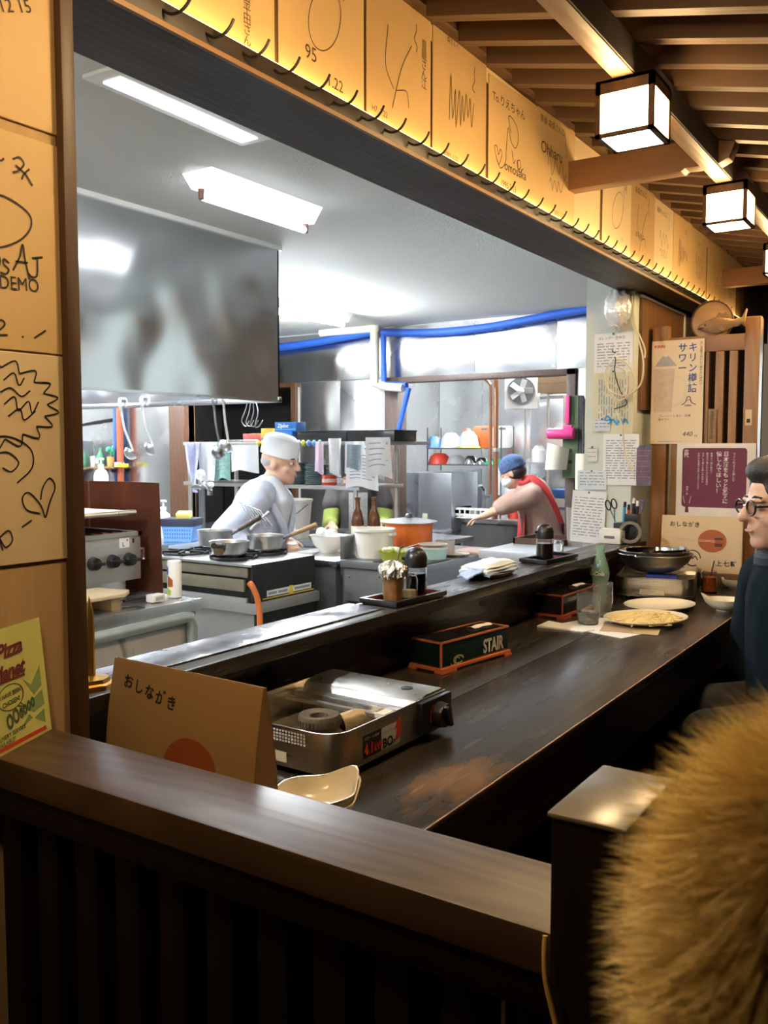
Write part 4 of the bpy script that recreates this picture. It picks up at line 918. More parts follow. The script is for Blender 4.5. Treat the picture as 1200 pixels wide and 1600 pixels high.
# ---------------------------------------------------------------- kitchen shell
ZK = -.15
wf = S('wall_kitchen_far', MB().box(-5.07, -4.12, 6.3, 6.36, ZK, 1.82).box(-8.2, -1.2, 6.3, 6.36, 1.86, 2.28).box(-2.46, -1.2, 6.3, 6.36, ZK, 1.86), greyp)
for a, b, c, d in ((-5.04, -4.60, .4, 1.855), (-4.595, -4.13, .4, 1.855), (-5.30, -4.20, 1.862, 2.27), (-4.195, -3.30, 1.862, 2.27), (-3.295, -2.62, 1.862, 2.27), (-2.615, -1.4, 1.862, 2.27), (-2.455, -1.4, .4, 1.86)):
    MB().box(a, b, 6.292, 6.30, c, d).build('steel_panel', steelw, wf, bevel=.001)
S('trim_6', MB().box(-4.12, -3.99, 6.26, 6.40, ZK, 1.80).box(-4.12, -2.46, 6.27, 6.40, 1.815, 1.86).box(-2.53, -2.46, 6.27, 6.40, ZK, 1.86), WOOD('door_frame_brown', (.075, .045, .035), (.10, .06, .045), 'Z', 14, .5, 3), bevel=.003)
S('trim_7', MB().box(-5.12, -5.07, 6.26, 6.40, ZK, 1.86).box(-6.5, -5.12, 6.26, 6.40, 1.82, 1.86), brownw)
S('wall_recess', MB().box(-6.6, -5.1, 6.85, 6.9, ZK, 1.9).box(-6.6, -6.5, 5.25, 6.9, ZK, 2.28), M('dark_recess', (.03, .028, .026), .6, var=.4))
wl = S('wall_kitchen_left_far', MB().box(-8.2, -5.31, 5.2, 5.26, ZK, 2.28), greyp)
for a, b in ((-8.1, -6.78), (-6.775, -6.12), (-6.115, -5.49)): MB().box(a, b, 5.192, 5.2, .3, 2.1).build('steel_panel', steel, wl, bevel=.001)
S('trim_8', MB().box(-5.485, -5.31, 5.15, 5.27, ZK, 2.28), WOOD('reddish_post', (.10, .042, .022), (.14, .065, .035), 'Z', 14, .5, 3), bevel=.003)
MBd = MB().box(-4.9, -1.7, 7.7, 7.76, ZK, 2.28).box(-4.96, -4.9, 6.4, 7.76, ZK, 2.28).box(-1.7, -1.64, 6.4, 7.76, ZK, 2.28)
wd = S('wall_dish_room', MBd, greyp)
for a, b in ((-4.88, -4.42), (-4.415, -3.95), (-3.945, -3.45), (-3.445, -2.9), (-2.895, -2.3), (-2.295, -1.72)): MB().box(a, b, 7.692, 7.70, .35, 2.26).build('steel_panel', steelw, wd, bevel=.001)
def recess_shelf(): pass
# lights
tubeM = M('fluorescent_tube', (.95, .98, 1), .4, var=0, emit=270, ecol=(.93, .97, 1.0)); coverM = M('lit_cover', (.95, .97, 1), .4, var=0, emit=.5, ecol=(.95, .98, 1.0)); enam = M('white_enamel', (.82, .84, .83), .4, var=.02)
brownpl = M('brown_socket', (.18, .08, .05), .5)
def fluor(label, x, y0, y1, tubes=1, m=None, cover=False, rz=0):
    t = T('fluorescent_light', label, 'light', (x, (y0 + y1) / 2, 2.28), rz, 'fluorescent fixtures on the kitchen ceiling'); L_ = (y1 - y0) / 2
    fr = Fr((0, -L_, 0), (1, 0, 0), (0, 0, 1))
    MB().prism([(-.075, 0), (.075, 0), (.03, -.062), (-.03, -.062)], fr, -2 * L_, 0).build('housing', enam if not cover else coverM, t)
    for s in (-1, 1): MB().cyl((0, s * (L_ - .02), -.060), (0, s * (L_ - .02), -.098), .012, .010, 12).build('socket', brownpl, t)
    for k in range(tubes): MB().cyl((0, -L_ + .03, -.088), (0, L_ - .03, -.088), .013, n=12).build('tube', m or tubeM, t)
    return t
fluor('bright white fluorescent fixture above the hood corner', -2.39, 2.40, 3.05, 1, M('soft_tube', (.95, .98, 1), .4, var=0, emit=3, ecol=(.93, .97, 1.0)), True)
fluor('fluorescent fixture glowing behind the hood by the far wall', -3.97, 4.45, 5.50)
fluor('fluorescent fixture deep at the left of the kitchen', -6.3, 3.4, 4.6)
fluor('fluorescent fixture of the dish room', -3.1, 6.7, 7.3)
fluor('added unseen fluorescent fixture over the near end of the kitchen', -1.95, -.45, .35)  # added out of view to throw cool light on ledge, chef and range
t = T('recessed_light', 'flush ceiling light with plastic cover beside the beam', 'light', (-1.98, 1.95, 2.28), R(1))
MB().box(-.07, .07, -.32, .32, -.012, 0).build('frame', enam, t, bevel=.003); MB().box(-.035, .035, -.28, .28, -.02, -.012).build('cover', M('dim_cover', (.9, .92, .92), .3, var=.2, vscale=30, emit=.25, ecol=(.9, .95, 1.0)), t, bevel=.003); MB().box(-.006, .006, -.26, .26, -.0225, -.0202).build('tube', M('thin_tube', (.95, .98, 1), .4, var=0, emit=150, ecol=(.93, .97, 1.0)), t)
# pipes on the far wall
t = T('insulated_pipe', 'blue foam-wrapped pipe running along the top of the far wall', 'pipe', (-4.0, 6.2, 2.16))
MB().tube(smooth2([(-1.5, 0, .0), (-.9, 0, .02), (-.2, 0, .075)], 4), .032, 12).build('foam_sleeve', blueins, t); MB().tube(smooth2([(-.10, 0, .06), (.4, 0, .03), (.9, 0, .04), (1.55, 0, .10), (2.0, 0, .11)], 5), .03, 12).build('foam_sleeve', blueins, t)
MB().tube([(-.09, 0, .04), (-.085, -.0, -.33)], .024, 10).build('foam_sleeve', blueins, t); MB().tube([(-.06, -.02, -.36), (.16, -.04, -.38)], .026, 10).build('foam_sleeve', blueins, t); MB().tube([(.18, -.04, -.40), (.08, -.04, -.75)], .022, 10).build('foam_sleeve', blueins, t)
t = T('drain_pipe', 'beige plastic pipe with elbow in the far wall corner', 'pipe', (-4.16, 6.17, 1.80)); MB().tube([(-.55, 0, .46), (0, 0, .46)], .034, 12).build('pipe_run', beigep, t); MB().tube([(0, 0, .475), (0, 0, .0), (.1, -.01, -.02), (.3, -.03, -.04)], .034, 12).build('pipe_run', beigep, t); MB().cyl((0, 0, .43), (0, 0, .49), .044, n=14).build('elbow', beigep, t)
# ---------------------------------------------------------------- extractor hood
t = T('extractor_hood', 'large stainless extractor hood hanging from the kitchen ceiling', 'extractor hood', (-3.77, 2.35, 1.515))
MB().box(.82, .83, -1.2, 1.158, 0, .745).build('front_panel', steelh, t); MB().box(-.83, .83, 1.148, 1.158, 0, .765).build('end_panel', steelh, t); MB().box(-.83, .83, -1.21, -1.2, 0, .765).build('end_panel', steelh, t)
MB().box(-.84, -.83, -1.2, 1.158, 0, .765).build('back_panel', steelh, t); MB().box(-.82, .82, -1.2, 1.148, .42, .43).build('inner_deck', M('hood_inside', (.80, .82, .84), .45, .3), t)
MB().box(.815, .845, -1.21, 1.17, .745, .765).build('top_trim', enam, t); MB().box(-.83, .835, 1.143, 1.170, -.006, .022).build('lip', steel, t, bevel=.003); MB().box(.81, .835, -1.2, 1.17, -.006, .006).build('lip', steel, t)
MB().cyl((.1, .1, .36), (.1, 1.0, .36), .02, n=10).build('lamp_tube', M('hood_lamp', (.95, .98, 1), .4, var=0, emit=80, ecol=(.93, .97, 1.0)), t); MB().box(.04, .16, .05, 1.05, .39, .42).build('lamp_housing', enam, t)
def ladle(label, x, y, z, L_, rz, mat=None, dx=.02):
    t = T('ladle', label, 'ladle', (x, y, z), rz, 'ladles hanging from the hood lip'); mat = mat or chrome
    MB().tube(smooth2([(0, .0, .03), (-.004, -.02, .04), (-.006, -.03, .02), (0, -.026, -.04), (dx * .3, -.024, -L_ * .5), (dx, -.022, -L_ + .03), (dx + .006, -.03, -L_ + .01)], 5), [.010] * 6 + [.010] * 8 + [.007] * 17, 8).build('handle', mat, t)
    m = MB(); pr = [(0, 0), (.022, .004), (.036, .016), (.042, .034), (.040, .034), (.034, .018), (.02, .007), (0, .004)]
    m.m = Matrix.Translation((dx - .028, -.035, -L_ - .02)) @ Euler((R(-38), R(35), 0)).to_matrix().to_4x4(); m.lathe(pr, n=20); m.build('bowl', mat, t)
    return t
ladle('leftmost steel ladle hanging from the hood lip', -4.10, 3.505, 1.52, .27, R(20), alu, .06)
ladle('steel ladle hanging second from the left on the hood lip', -3.92, 3.505, 1.525, .25, R(20), alu, .05)
ladle('darker ladle of the pair hanging before the chef', -3.385, 3.508, 1.525, .27, R(35), M('dull_steel', (.35, .36, .37), .3, 1), .03); ladle('long steel ladle of the pair hanging before the chef', -3.315, 3.512, 1.54, .25, R(25), alu, .02)
t = T('utensil_hook', 'bunch of small wire hooks under the hood corner', 'hook', (-3.12, 3.49, 1.51))
for k in range(4): MB().tube(smooth2([(.02 * k - .02, 0, .0), (.03 * k - .03, -.01, -.05), (.03 * k - .05, -.012, -.09 - .01 * k), (.03 * k - .02, -.014, -.12), (.03 * k, -.01, -.09)], 4), .003, 6).build('wire', greyd, t)
# ---------------------------------------------------------------- left bench with broiler
lav = M('pale_panel', (.52, .53, .58), .45, var=.08, vscale=4)
def stain_mat():
    m, nt, p, N, L = _new('stained_panel'); tc = N('ShaderNodeTexCoord'); n = N('ShaderNodeTexNoise'); n.inputs['Scale'].default_value = 4.5; n.inputs['Detail'].default_value = 6; n.inputs['Distortion'].default_value = .6
    L(tc.outputs['Object'], n.inputs['Vector']); r = N('ShaderNodeValToRGB'); r.color_ramp.elements[0].position = .36; r.color_ramp.elements[0].color = (.22, .26, .20, 1); r.color_ramp.elements[1].position = .41; r.color_ramp.elements[1].color = (.53, .54, .59, 1)
    e = r.color_ramp.elements.new(.7); e.color = (.50, .50, .52, 1); L(n.outputs[0], r.inputs[0]); L(r.outputs[0], p.inputs['Base Color']); p.inputs['Roughness'].default_value = .45; return m
t = T('steel_bench', 'stained stainless work bench at the left with a drain pipe on its front', 'bench', (-2.85, 1.6, ZK))
MB().box(-.55, .50, -.7, .753, .845, .88).build('top', M('bench_steel', (.40, .40, .40), .3, .9, var=.35, vscale=8, rvar=.08), t, bevel=.003)
MB().box(.488, .502, -.7, .755, .838, .882).build('front_edge', steelb, t, bevel=.002); MB().box(.465, .478, -.7, .745, .05, .838).build('front_panel', stain_mat(), t); MB().box(-.54, .465, .735, .747, .05, .84).build('side_panel', greyp, t)
MB().box(.477, .482, -.7, .74, .79, .838).build('rust_band', M('rust_band', (.34, .33, .27), .6, var=.35, vscale=18), t)
pipem = M('old_pipe', (.33, .38, .38), .4, .4, var=.25, vscale=12)
MB().tube([(.502, -.7, .80), (.502, .66, .824), (.502, .69, .82), (.502, .70, .79), (.502, .70, .0)], .021, 12).build('pipe', pipem, t)
for y, z in ((.19, .815), (.70, .71)):
    MB().rbox((.502, y, z), (.05, .03 if z > .75 else .06, .06 if z > .75 else .03)).build('pipe_clamp', whitep, t, bevel=.004)
MB().box(.478, .481, .1, .5, .4, .402).build('seam', greyd, t)
for y, z in ((.35, .62), (.5, .69), (.6, .55)): MB().ell((.479, y, z), (.003, .006, .006)).build('screw', greyd, t)
for dy in (-.65, .69): MB().box(-.5, -.45, dy, dy + .04, 0, .845).build('leg', greyp, t)
t = T('broiler', 'gas broiler with three black knobs on the left bench', 'broiler', (-2.8, 1.9, .73)); gst = M('broiler_steel', (.42, .43, .42), .4, .7, var=.12, vscale=10)
MB().box(-.13, .2, -.4, .39, .062, .225).build('body', gst, t, bevel=.003); MB().box(-.12, .16, -.4, .34, .012, .062).build('stand', greyd, t); MB().box(.15, .165, -.4, .345, .0, .058).build('skirt', steelb, t)
for y in (-.38, .32): MB().box(.10, .14, y - .02, y + .02, 0, .014).build('foot', blackm, t)
hot = M('painted_glow_tile', (.62, .20, .12), .7, var=.4, vscale=20); MB().box(-.11, .17, -.38, .36, .225, .23).build('hot_plate', hot, t)  # red burner glow painted into the plate colour, nothing emits here
MB().box(.185, .205, -.4, .392, .225, .24).box(-.13, .205, .375, .392, .225, .24).build('rim', gst, t); 
m = MB()
for i in range(16): m.cyl((-.12, -.36 + i * .046, .242), (.17, -.36 + i * .046, .242), .004, n=6)
m.build('grate', blackm, t); MB().box(-.12, .19, -.4, .36, .305, .318).build('upper_rack', M('rack_rose', (.45, .26, .22), .5, .5, var=.4, vscale=20), t); MB().cyl((.195, -.4, .312), (.195, .37, .312), .010, n=10).build('rack_bar', steelb, t); MB().box(-.1, -.06, .1, .16, .23, .31).build('rack_support', redpaint, t)
for y in (-.13, .05, .17, .255, .33)[1:]:
    if y == .05: continue
    k = MB().cyl((.2, y, .14), (.226, y, .14), .026, .021, 18).build('knob', blackp, t, bevel=.002); MB().rbox((.231, y, .14), (.012, .056, .012)).build('knob_grip', blackp, k, bevel=.002)
st = MB().box(.2, .2012, .29, .335, .185, .22).build('sticker', white, t); MB().disc(.325, .212, .004, .004, FX(0, 0, .2014)).build('red_dot', redp, st); text('L', FX(0, 0, .2014), .302, .19, .022, ink, st, bold=.02)
MB().box(.2, .2025, .352, .358, .2, .215).build('slot', ink, t); MB().tube([(.17, .392, .17), (.17, .42, .17), (.17, .425, .13)], .012, 10).build('gas_elbow', chrome, t)
guard = M('heat_tinted_steel', (.20, .075, .045), .35, .6, var=.6, vscale=5, st=(1, 1, .5), dist=1.2)
t = T('splash_guard', 'dark heat-stained metal splash guard standing beside the broiler', 'splash guard', (-2.75, 2.33, .73))
MB().grid(lambda u, v: (-.20 + .42 * u - .012 * v * (u > .99), .01 + .010 * math.sin(u * 3.1) - .05 * max(0, u - .8) , .42 * v), 12, 8, .003).build('side_sheet', guard, t); MB().grid(lambda u, v: (-.205 - .01 * u, .01 - .8 * u, .42 * v), 8, 4, .003).build('back_sheet', guard, t); MB().box(-.207, -.198, .005, .014, 0, .42).build('corner_seam', steelb, t)
t = T('cutting_board', 'pale wooden board resting on blocks on the left bench', 'board', (-2.47, 1.92, .73)); MB().prism([(-.11, -.3), (.06, -.3), (.075, .12), (.03, .175), (-.11, .15)], FZ(0, 0), .045, .058).build('plank', M('pale_wood', (.62, .50, .33), .6, var=.15, vscale=20, st=(8, 1, 1)), t, bevel=.003)
for y in (-.2, .1): MB().box(-.08, .05, y - .02, y + .02, 0, .045).build('block', M('block_wood', (.40, .32, .20), .6), t)
t = T('tongs', 'black-tipped steel tongs lying on the left bench', 'tongs', (-2.50, 2.20, .735)); MB().tube([(0, -.12, .008), (.03, .05, .008)], .005, 6).build('arm', chrome, t); MB().tube([(.035, -.11, .012), (.035, .05, .012)], .005, 6).build('arm', blackm, t)
t = T('timer', 'small white plastic timer on the bench corner', 'timer', (-2.425, 2.20, .733)); MB().box(-.02, .02, -.028, .028, 0, .028).build('case', whitep, t, bevel=.005); MB().box(.0202, .021, -.018, .018, .008, .02).build('display', greyp, t)
t = T('seasoning_tube', 'white printed cardboard canister at the bench corner', 'canister', (-2.45, 2.315, .732)); MB().lathe([(0, 0), (.026, 0), (.026, .132), (.024, .135), (0, .134)], n=24).build('tube_body', whitep, t)
for k, (c, z0, z1, a0, a1) in enumerate((('print_sky', .085, .128, -2.6, -1.7), ('print_orange', .04, .085, -1.9, -1.0), ('lime_plastic', .01, .04, -2.3, -1.3))):
    mm = M('print_sky', (.10, .22, .52), .5) if k == 0 else _M[c]; MB().grid(lambda u, v: (.0263 * math.cos(a0 + (a1 - a0) * u), .0263 * math.sin(a0 + (a1 - a0) * u), z0 + (z1 - z0) * v * (1 - .4 * u)), 8, 3).build('print', mm, t)
# ---------------------------------------------------------------- range on its stand
t = T('range_stand', 'grey and black low stand under the gas range', 'stand', (-3.05, 3.25, ZK)); MB().box(-.36, .37, -.23, .24, .68, .728).build('shelf', M('shelf_steel', (.45, .45, .43), .4, .7, var=.2), t, bevel=.003); MB().box(-.36, .35, -.22, -.21, 0, .68).build('front_panel', M('stand_grey', (.34, .35, .33), .5, var=.12), t); MB().box(.35, .36, -.22, .23, 0, .68).build('side_panel', blackm, t); MB().box(-.36, -.35, -.22, .23, 0, .68).build('side_panel', greyp, t)
t = T('gas_range', 'black-sided restaurant gas range carrying saucepans', 'gas range', (-3.05, 3.25, .578)); khaki = M('greasy_panel', (.30, .28, .20), .45, .3, var=.3, vscale=8)
MB().box(-.35, .335, -.215, .225, .0, .165).build('body', blackm, t); MB().box(-.35, .32, -.23, -.215, .115, .16).build('front_rail', khaki, t, bevel=.004); MB().box(-.35, .30, -.232, -.215, .05, .105).build('front_panel', khaki, t, bevel=.003); MB().box(-.35, .31, -.228, -.215, .0, .02).build('lower_rail', greyp, t)
MB().box(.335, .348, -.225, .23, -.0, .175).build('side_panel', M('speckled_black', (.018, .018, .018), .45, var=.9, vscale=70), t); MB().box(-.355, .345, -.235, .23, .165, .177).build('cooktop', M('cooktop_alu', (.52, .53, .54), .35, .8, var=.2, vscale=10), t, bevel=.002)
f = FX(0, 0, .3485); pl = MB().quad(-.13, .018, .2, .046, f).build('label_strip', white, t, sm=0); MB().quad(-.16, .008, .22, .013, f).build('yellow_line', yellow, t, sm=0); MB().quad(.03, .012, .06, .05, f, .001).build('warning_tag', yellow, t, sm=0)
for a, b in ((-.12, -.06), (-.05, .02), (.07, .19)): MB().quad(a, .026, b, .038, f, .001).build('print', inkb, pl, sm=0)
for cx in (-.2, .12):
    for cy in (-.1, .12):
        g = MB()
        for k in range(6): a = 1.0472 * k; g.rbox((cx + .075 * math.cos(a), cy + .075 * math.sin(a), .192), (.085, .012, .016), a)
        g.tube([(cx + .11 * math.cos(a), cy + .11 * math.sin(a), .187) for a in [i * .5236 for i in range(12)]], .007, 6, closed=True); g.build('trivet', blackm, t)
        MB().lathe([(0, .177), (.035, .177), (.03, .188), (0, .19)], (cx, cy, 0), 16).build('burner', greyd, t)
tag(MB().tube(smooth2([(-2.685, 2.985, .68), (-2.665, 2.985, .66), (-2.65, 3.0, .60), (-2.648, 3.01, .5), (-2.655, 3.01, .35), (-2.66, 3.0, .0)], 6), .0135, 12).build('gas_hose', M('orange_hose', (.72, .20, .05), .45, var=.06)), 'orange rubber gas hose hanging from the range front', 'hose')
woodh = M('handle_wood', (.36, .22, .10), .6, var=.25, vscale=30); dwood = M('burnt_handle', (.05, .03, .02), .6, var=.3)
def saucepan(label, x, y, r, h, ang, hm, lift):
    t = T('saucepan', label, 'saucepan', (x, y, .778), 0, 'aluminium saucepans on the range')
    MB().lathe([(0, 0), (r * .8, .0), (r * .9, .008), (r, h), (r + .004, h + .002), (r - .002, h), (r * .88, .011), (0, .004)], n=28).build('pan_body', M('pan_alu', (.60, .61, .61), .28, 1, var=.15, vscale=14, bump=.002, bscale=60), t)
    d = Vector((math.cos(ang), math.sin(ang), 0)); b = d * r + Vector((0, 0, h * .8))
    MB().tube([b, b + d * .05 + Vector((0, 0, lift * .3))], .009, 8).build('ferrule', greyd, t); MB().tube([b + d * .045 + Vector((0, 0, lift * .28)), b + d * .17 + Vector((0, 0, lift))], [.011, .014], 10).build('handle', hm, t)
    return t
p1 = saucepan('front saucepan with a browned patch and dark handle toward the room', -2.93, 3.12, .092, .062, R(-62), dwood, .02); saucepan('left rear saucepan with dark handle across the others', -3.25, 3.36, .092, .08, R(12), dwood, .09); saucepan('right rear saucepan with pale wooden handle', -2.93, 3.375, .09, .07, R(28), woodh, .07)
MB().disc(0, .03, .03, .026, Fr((.02, -.0915, 0), (1, .2, 0), (0, 0, 1)), .002).build('burnt_patch', M('burnt_brown', (.16, .10, .05), .6, var=.4, vscale=40), p1, sm=0)
t = T('wire_skimmer', 'wire skimmer standing in the rear saucepan before the chef', 'skimmer', (-3.12, 3.50, .90)); 
for k in range(7): MB().tube([(-.09 + .022 * k, 0, .10 - .006 * k), (.02 + .022 * k, -.02, -.015)], .0022, 6).build('wire', greyd, t)
MB().tube([(-.10, 0, .10), (.06, 0, .055)], .003, 6).build('rim_wire', greyd, t); MB().tube([(.0, -.02, -.04), (.15, -.05, .06)], .006, 8).build('handle', whitep, t)
# ---------------------------------------------------------------- sink corner behind the range
t = T('corner_counter', 'stainless counter behind the range at the left', 'counter', (-4.3, 4.0, ZK)); MB().box(-1.3, .5, -.45, .35, .845, .88).build('top', steel, t, bevel=.003); MB().box(-1.28, .48, -.43, -.42, .0, .845).build('front_panel', greyp, t); MB().box(.47, .48, -.42, .33, .0, .845).build('side_panel', greyp, t)
def pump(label, loc, s, mat):
    t = T('pump_bottle', label, 'bottle', loc, 0, 'pump soap bottles'); MB().lathe([(0, 0), (.036 * s, 0), (.038 * s, .004), (.038 * s, .09 * s), (.03 * s, .115 * s), (.013 * s, .13 * s), (.013 * s, .14 * s), (0, .14 * s)], n=20).build('bottle_body', mat, t)
    MB().lathe([(.015 * s, .138 * s), (.015 * s, .152 * s), (.005 * s, .154 * s), (.005 * s, .175 * s), (.014 * s, .177 * s), (.014 * s, .186 * s), (0, .187 * s)], n=14).build('pump_head', whitep, t); MB().cyl((0, 0, .182 * s), (.03 * s, -.01, .18 * s), .005 * s, n=8).build('nozzle', whitep, t)
pump('white pump bottle beside the blue basket', (-4.15, 3.84, .73), 1.25, whitep); pump('white pump bottle below the small wall shelf', (-6.12, 4.98, .90), 1.6, whitep)
t = T('plastic_basket', 'blue plastic basket with dark rim holding a sponge', 'basket', (-3.93, 3.78, .73), R(25)); 
MB().prism([(-.085, 0), (.085, 0), (.10, .10), (-.10, .10)], FY(0, 0, 0), -.075, .075).build('basket_body', bluep, t, bevel=.006); MB().box(-.105, .105, -.08, .08, .09, .135).build('rim_band', M('navy_band', (.02, .025, .05), .6), t, bevel=.005)
m = MB()
for i in range(11):
    for j in range(3): m.box(-.078 + i * .015, -.071 + i * .015, -.0765, -.0755, .018 + j * .022, .030 + j * .022)
m.build('slot', M('slot_blue', (.03, .10, .3), .6), t, kind='stuff')
tag(MB().rbox((-3.90, 3.77, .885), (.085, .06, .035), .5, .3).build('sponge', M('sponge_yellow', (.82, .72, .20), .9, var=.08, bump=.004, bscale=150), bevel=.006), 'yellow sponge on top of the blue basket', 'sponge')
t = T('faucet', 'white and chrome wall faucet left of the chef', 'faucet', (-4.18, 4.2, .73)); MB().cyl((0, 0, 0), (0, 0, .28), .02, n=12).build('riser', greyd, t); MB().tube(smooth2([(0, 0, .27), (.0, 0, .31), (.06, -.02, .32), (.10, -.03, .29), (.1, -.03, .25)], 4), .017, 10).build('spout', chrome, t); MB().tube([(-.07, 0, .30), (.07, 0, .30)], .018, 10).build('valve_body', chrome, t); MB().ell((-.01, 0, .375), (.032, .032, .038)).build('handle_knob', whitep, t); MB().cyl((-.01, 0, .30), (-.01, 0, .36), .014, n=10).build('stem', chrome, t); MB().ell((.1, -.02, .315), (.022, .022, .02)).build('handle_knob', whitep, t)
# small wall shelf far left
t = T('wall_shelf', 'small shelf on the far left steel wall', 'shelf', (-6.2, 5.12, 1.105)); MB().box(-.25, .15, -.06, .07, 0, .015).build('board', tanw, t); MB().box(.06, .1, -.05, .07, -.03, 0).build('bracket', greyd, t)
t = T('green_bottle', 'green squeeze bottle on the far left wall shelf', 'bottle', (-6.27, 5.1, 1.12)); MB().lathe([(0, 0), (.034, 0), (.036, .08), (.026, .11), (.014, .13), (.014, .16), (0, .165)], n=16).build('bottle_body', M('bottle_green', (.05, .22, .10), .3), t); MB().quad(-.02, .03, .02, .07, FY(0, 0, -.037)).build('label_patch', white, t)
t = T('potted_sprig', 'green sprig in a tan cup on the far left wall shelf', 'plant', (-6.14, 5.1, 1.12)); MB().lathe([(0, 0), (.026, 0), (.032, .085), (.028, .085), (.02, .01), (0, .01)], n=16).build('cup', M('tan_cup', (.45, .30, .10), .5), t); rr = random.Random(2)
for k in range(6): a = rr.uniform(0, 6.28); MB().ell((.025 * math.cos(a), .02 * math.sin(a), .125 + rr.uniform(0, .04)), (.018, .006, .022), (rr.uniform(-.5, .5), rr.uniform(-.5, .5), a), 10, 6).build('leaf', green, t)
MB().cyl((0, 0, .05), (0, 0, .14), .004, n=6).build('stem', green, t)
tag(MB().lathe([(0, 0), (.02, 0), (.024, .09), (.02, .09), (.016, .006), (0, .006)], (-6.36, 5.1, 1.12), 16).build('paper_cup', whitep), 'plain white cup at the left end of the wall shelf', 'cup'); tag(MB().box(-6.02, -5.94, 5.05, 5.12, 1.12, 1.15).build('sponge', yellow, bevel=.005), 'yellow scourer on the right end of the wall shelf', 'sponge')
t = T('wall_pipe', 'pair of red and blue vertical pipes on the far left wall', 'pipe', (-6.08, 5.13, .3)); MB().cyl((.025, 0, 0), (.025, 0, 1.9), .028, n=12).build('red_pipe', M('red_oxide', (.42, .10, .05), .5), t); MB().cyl((-.05, .02, 0), (-.05, .02, 1.9), .022, n=12).build('blue_pipe', M('pipe_blue', (.06, .14, .40), .5), t); MB().box(-.01, .05, -.035, .02, .82, .86).build('clamp', whitep, t)
tag(MB().tube([(-6.75, 5.18, 1.47), (-6.45, 5.18, 1.50), (-6.12, 5.18, 1.53)], [.006, .014, .014], 8).build('fire_lighter', blackp), 'long black lighter rod before the left steel wall', 'lighter')
tag(MB().box(-6.62, -6.36, 4.7, 5.1, ZK, 1.34).build('cabinet', steel, bevel=.004), 'narrow stainless cabinet at the far left edge of the opening', 'cabinet')
# recess behind the chef: dark cold store door
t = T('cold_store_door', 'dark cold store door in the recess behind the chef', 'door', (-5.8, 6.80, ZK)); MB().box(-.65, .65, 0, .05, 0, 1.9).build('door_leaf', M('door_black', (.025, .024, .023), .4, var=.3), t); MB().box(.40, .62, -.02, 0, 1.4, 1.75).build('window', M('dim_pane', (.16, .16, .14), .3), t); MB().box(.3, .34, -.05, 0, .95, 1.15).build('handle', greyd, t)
# ---------------------------------------------------------------- work table, rack and what stands there
t = T('work_table', 'stainless work table under the dish rack', 'table', (-3.85, 4.65, ZK)); MB().box(-1.15, 1.1, -.28, .6, .82, .85).build('top', steel, t, bevel=.003); MB().box(-1.12, 1.08, -.26, .58, .25, .27).build('under_shelf', steel, t)
for x in (-1.1, 1.05):
    for y in (-.24, .56): MB().cyl((x, y, 0), (x, y, .82), .02, n=10).build('leg', steelb, t)
RZ = .70
t = T('dish_rack', 'two-tier stainless dish rack standing on the work table', 'rack', (-3.95, 4.85, RZ))
for x in (-.75, .70):
    for y in (-.24, .24): MB().cyl((x, y, 0), (x, y, .62), .016, n=12).build('post', steelb, t)
MB().box(-.80, .74, -.26, .26, .315, .34).build('shelf', steelb, t, bevel=.003); MB().box(-.80, .95, -.26, .26, .60, .622).build('shelf', M('rack_grey', (.42, .43, .42), .4, .6), t, bevel=.003)
plm = M('celadon_plate', (.24, .33, .33), .35, var=.08)
def dish(loc, r, label, group, mat):
    o = MB().lathe([(0, 0), (r * .6, 0), (r * .64, .004), (r, .012), (r, .0145), (r * .62, .0075), (0, .006)], n=20).build('plate', mat, loc=loc); return tag(o, label, 'plate', group)
first = {}
ORD = ('bottom', 'second', 'third', 'fourth', 'fifth', 'sixth', 'seventh', 'eighth', 'ninth', 'tenth', 'eleventh')
for sx, sd, n in ((-3.80, 'left', 11), (-3.615, 'right', 10)):
    for k in range(n):
        nm = ('topmost' if k == n - 1 else ORD[k]) + (' from below' if 0 < k < n - 1 else '') + ' grey-green plate in the ' + sd + ' stack on the dish rack'
        loc = (sx + .004 * math.sin(k * 2.1), 4.70, RZ + .34 + k * .0128)
        if not first: first[0] = dish(loc, .085, nm, 'stacked grey-green plates', plm)
        else:
            c = first[0].copy(); COL.objects.link(c); c.location = loc; c['label'] = nm
dish((-4.38, 4.72, RZ + .6225), .09, 'single pale plate at the left end of the rack top', 'loose plates', M('pale_plate', (.45, .55, .55), .35))
def bx(name, label, cat, loc, sz, mat, rz=0, txt=None, tm=None, lid=None, group=None):
    t = T(name, label, cat, loc, rz, group); MB().box(-sz[0] / 2, sz[0] / 2, -sz[1] / 2, sz[1] / 2, 0, sz[2]).build('carton', mat, t, bevel=.002)
    MB().box(-sz[0] / 2 * .96, sz[0] / 2 * .96, -sz[1] / 2 - .001, -sz[1] / 2, sz[2] * .12, sz[2] * .3).build('print_band', lid or white, t)
    if txt: text(txt, FY(0, 0, -sz[1] / 2 - .0012), -sz[0] * .38, sz[2] * .42, sz[2] * .55, tm or white, t, bold=.03, shear=.2)
    return t
zb = M('carton_blue', (.03, .16, .50), .4, var=.1)
bx('storage_bag_box', 'lower blue carton of storage bags on the rack top', 'box', (-3.86, 4.70, RZ + .622), (.15, .12, .068), zb, 0, 'Ziploc', white, M('carton_sky', (.10, .40, .70), .4)); bx('storage_bag_box', 'upper blue carton of storage bags on the rack top', 'box', (-3.855, 4.71, RZ + .69), (.17, .12, .062), zb, .1, 'Ziploc', white, M('carton_sky'))
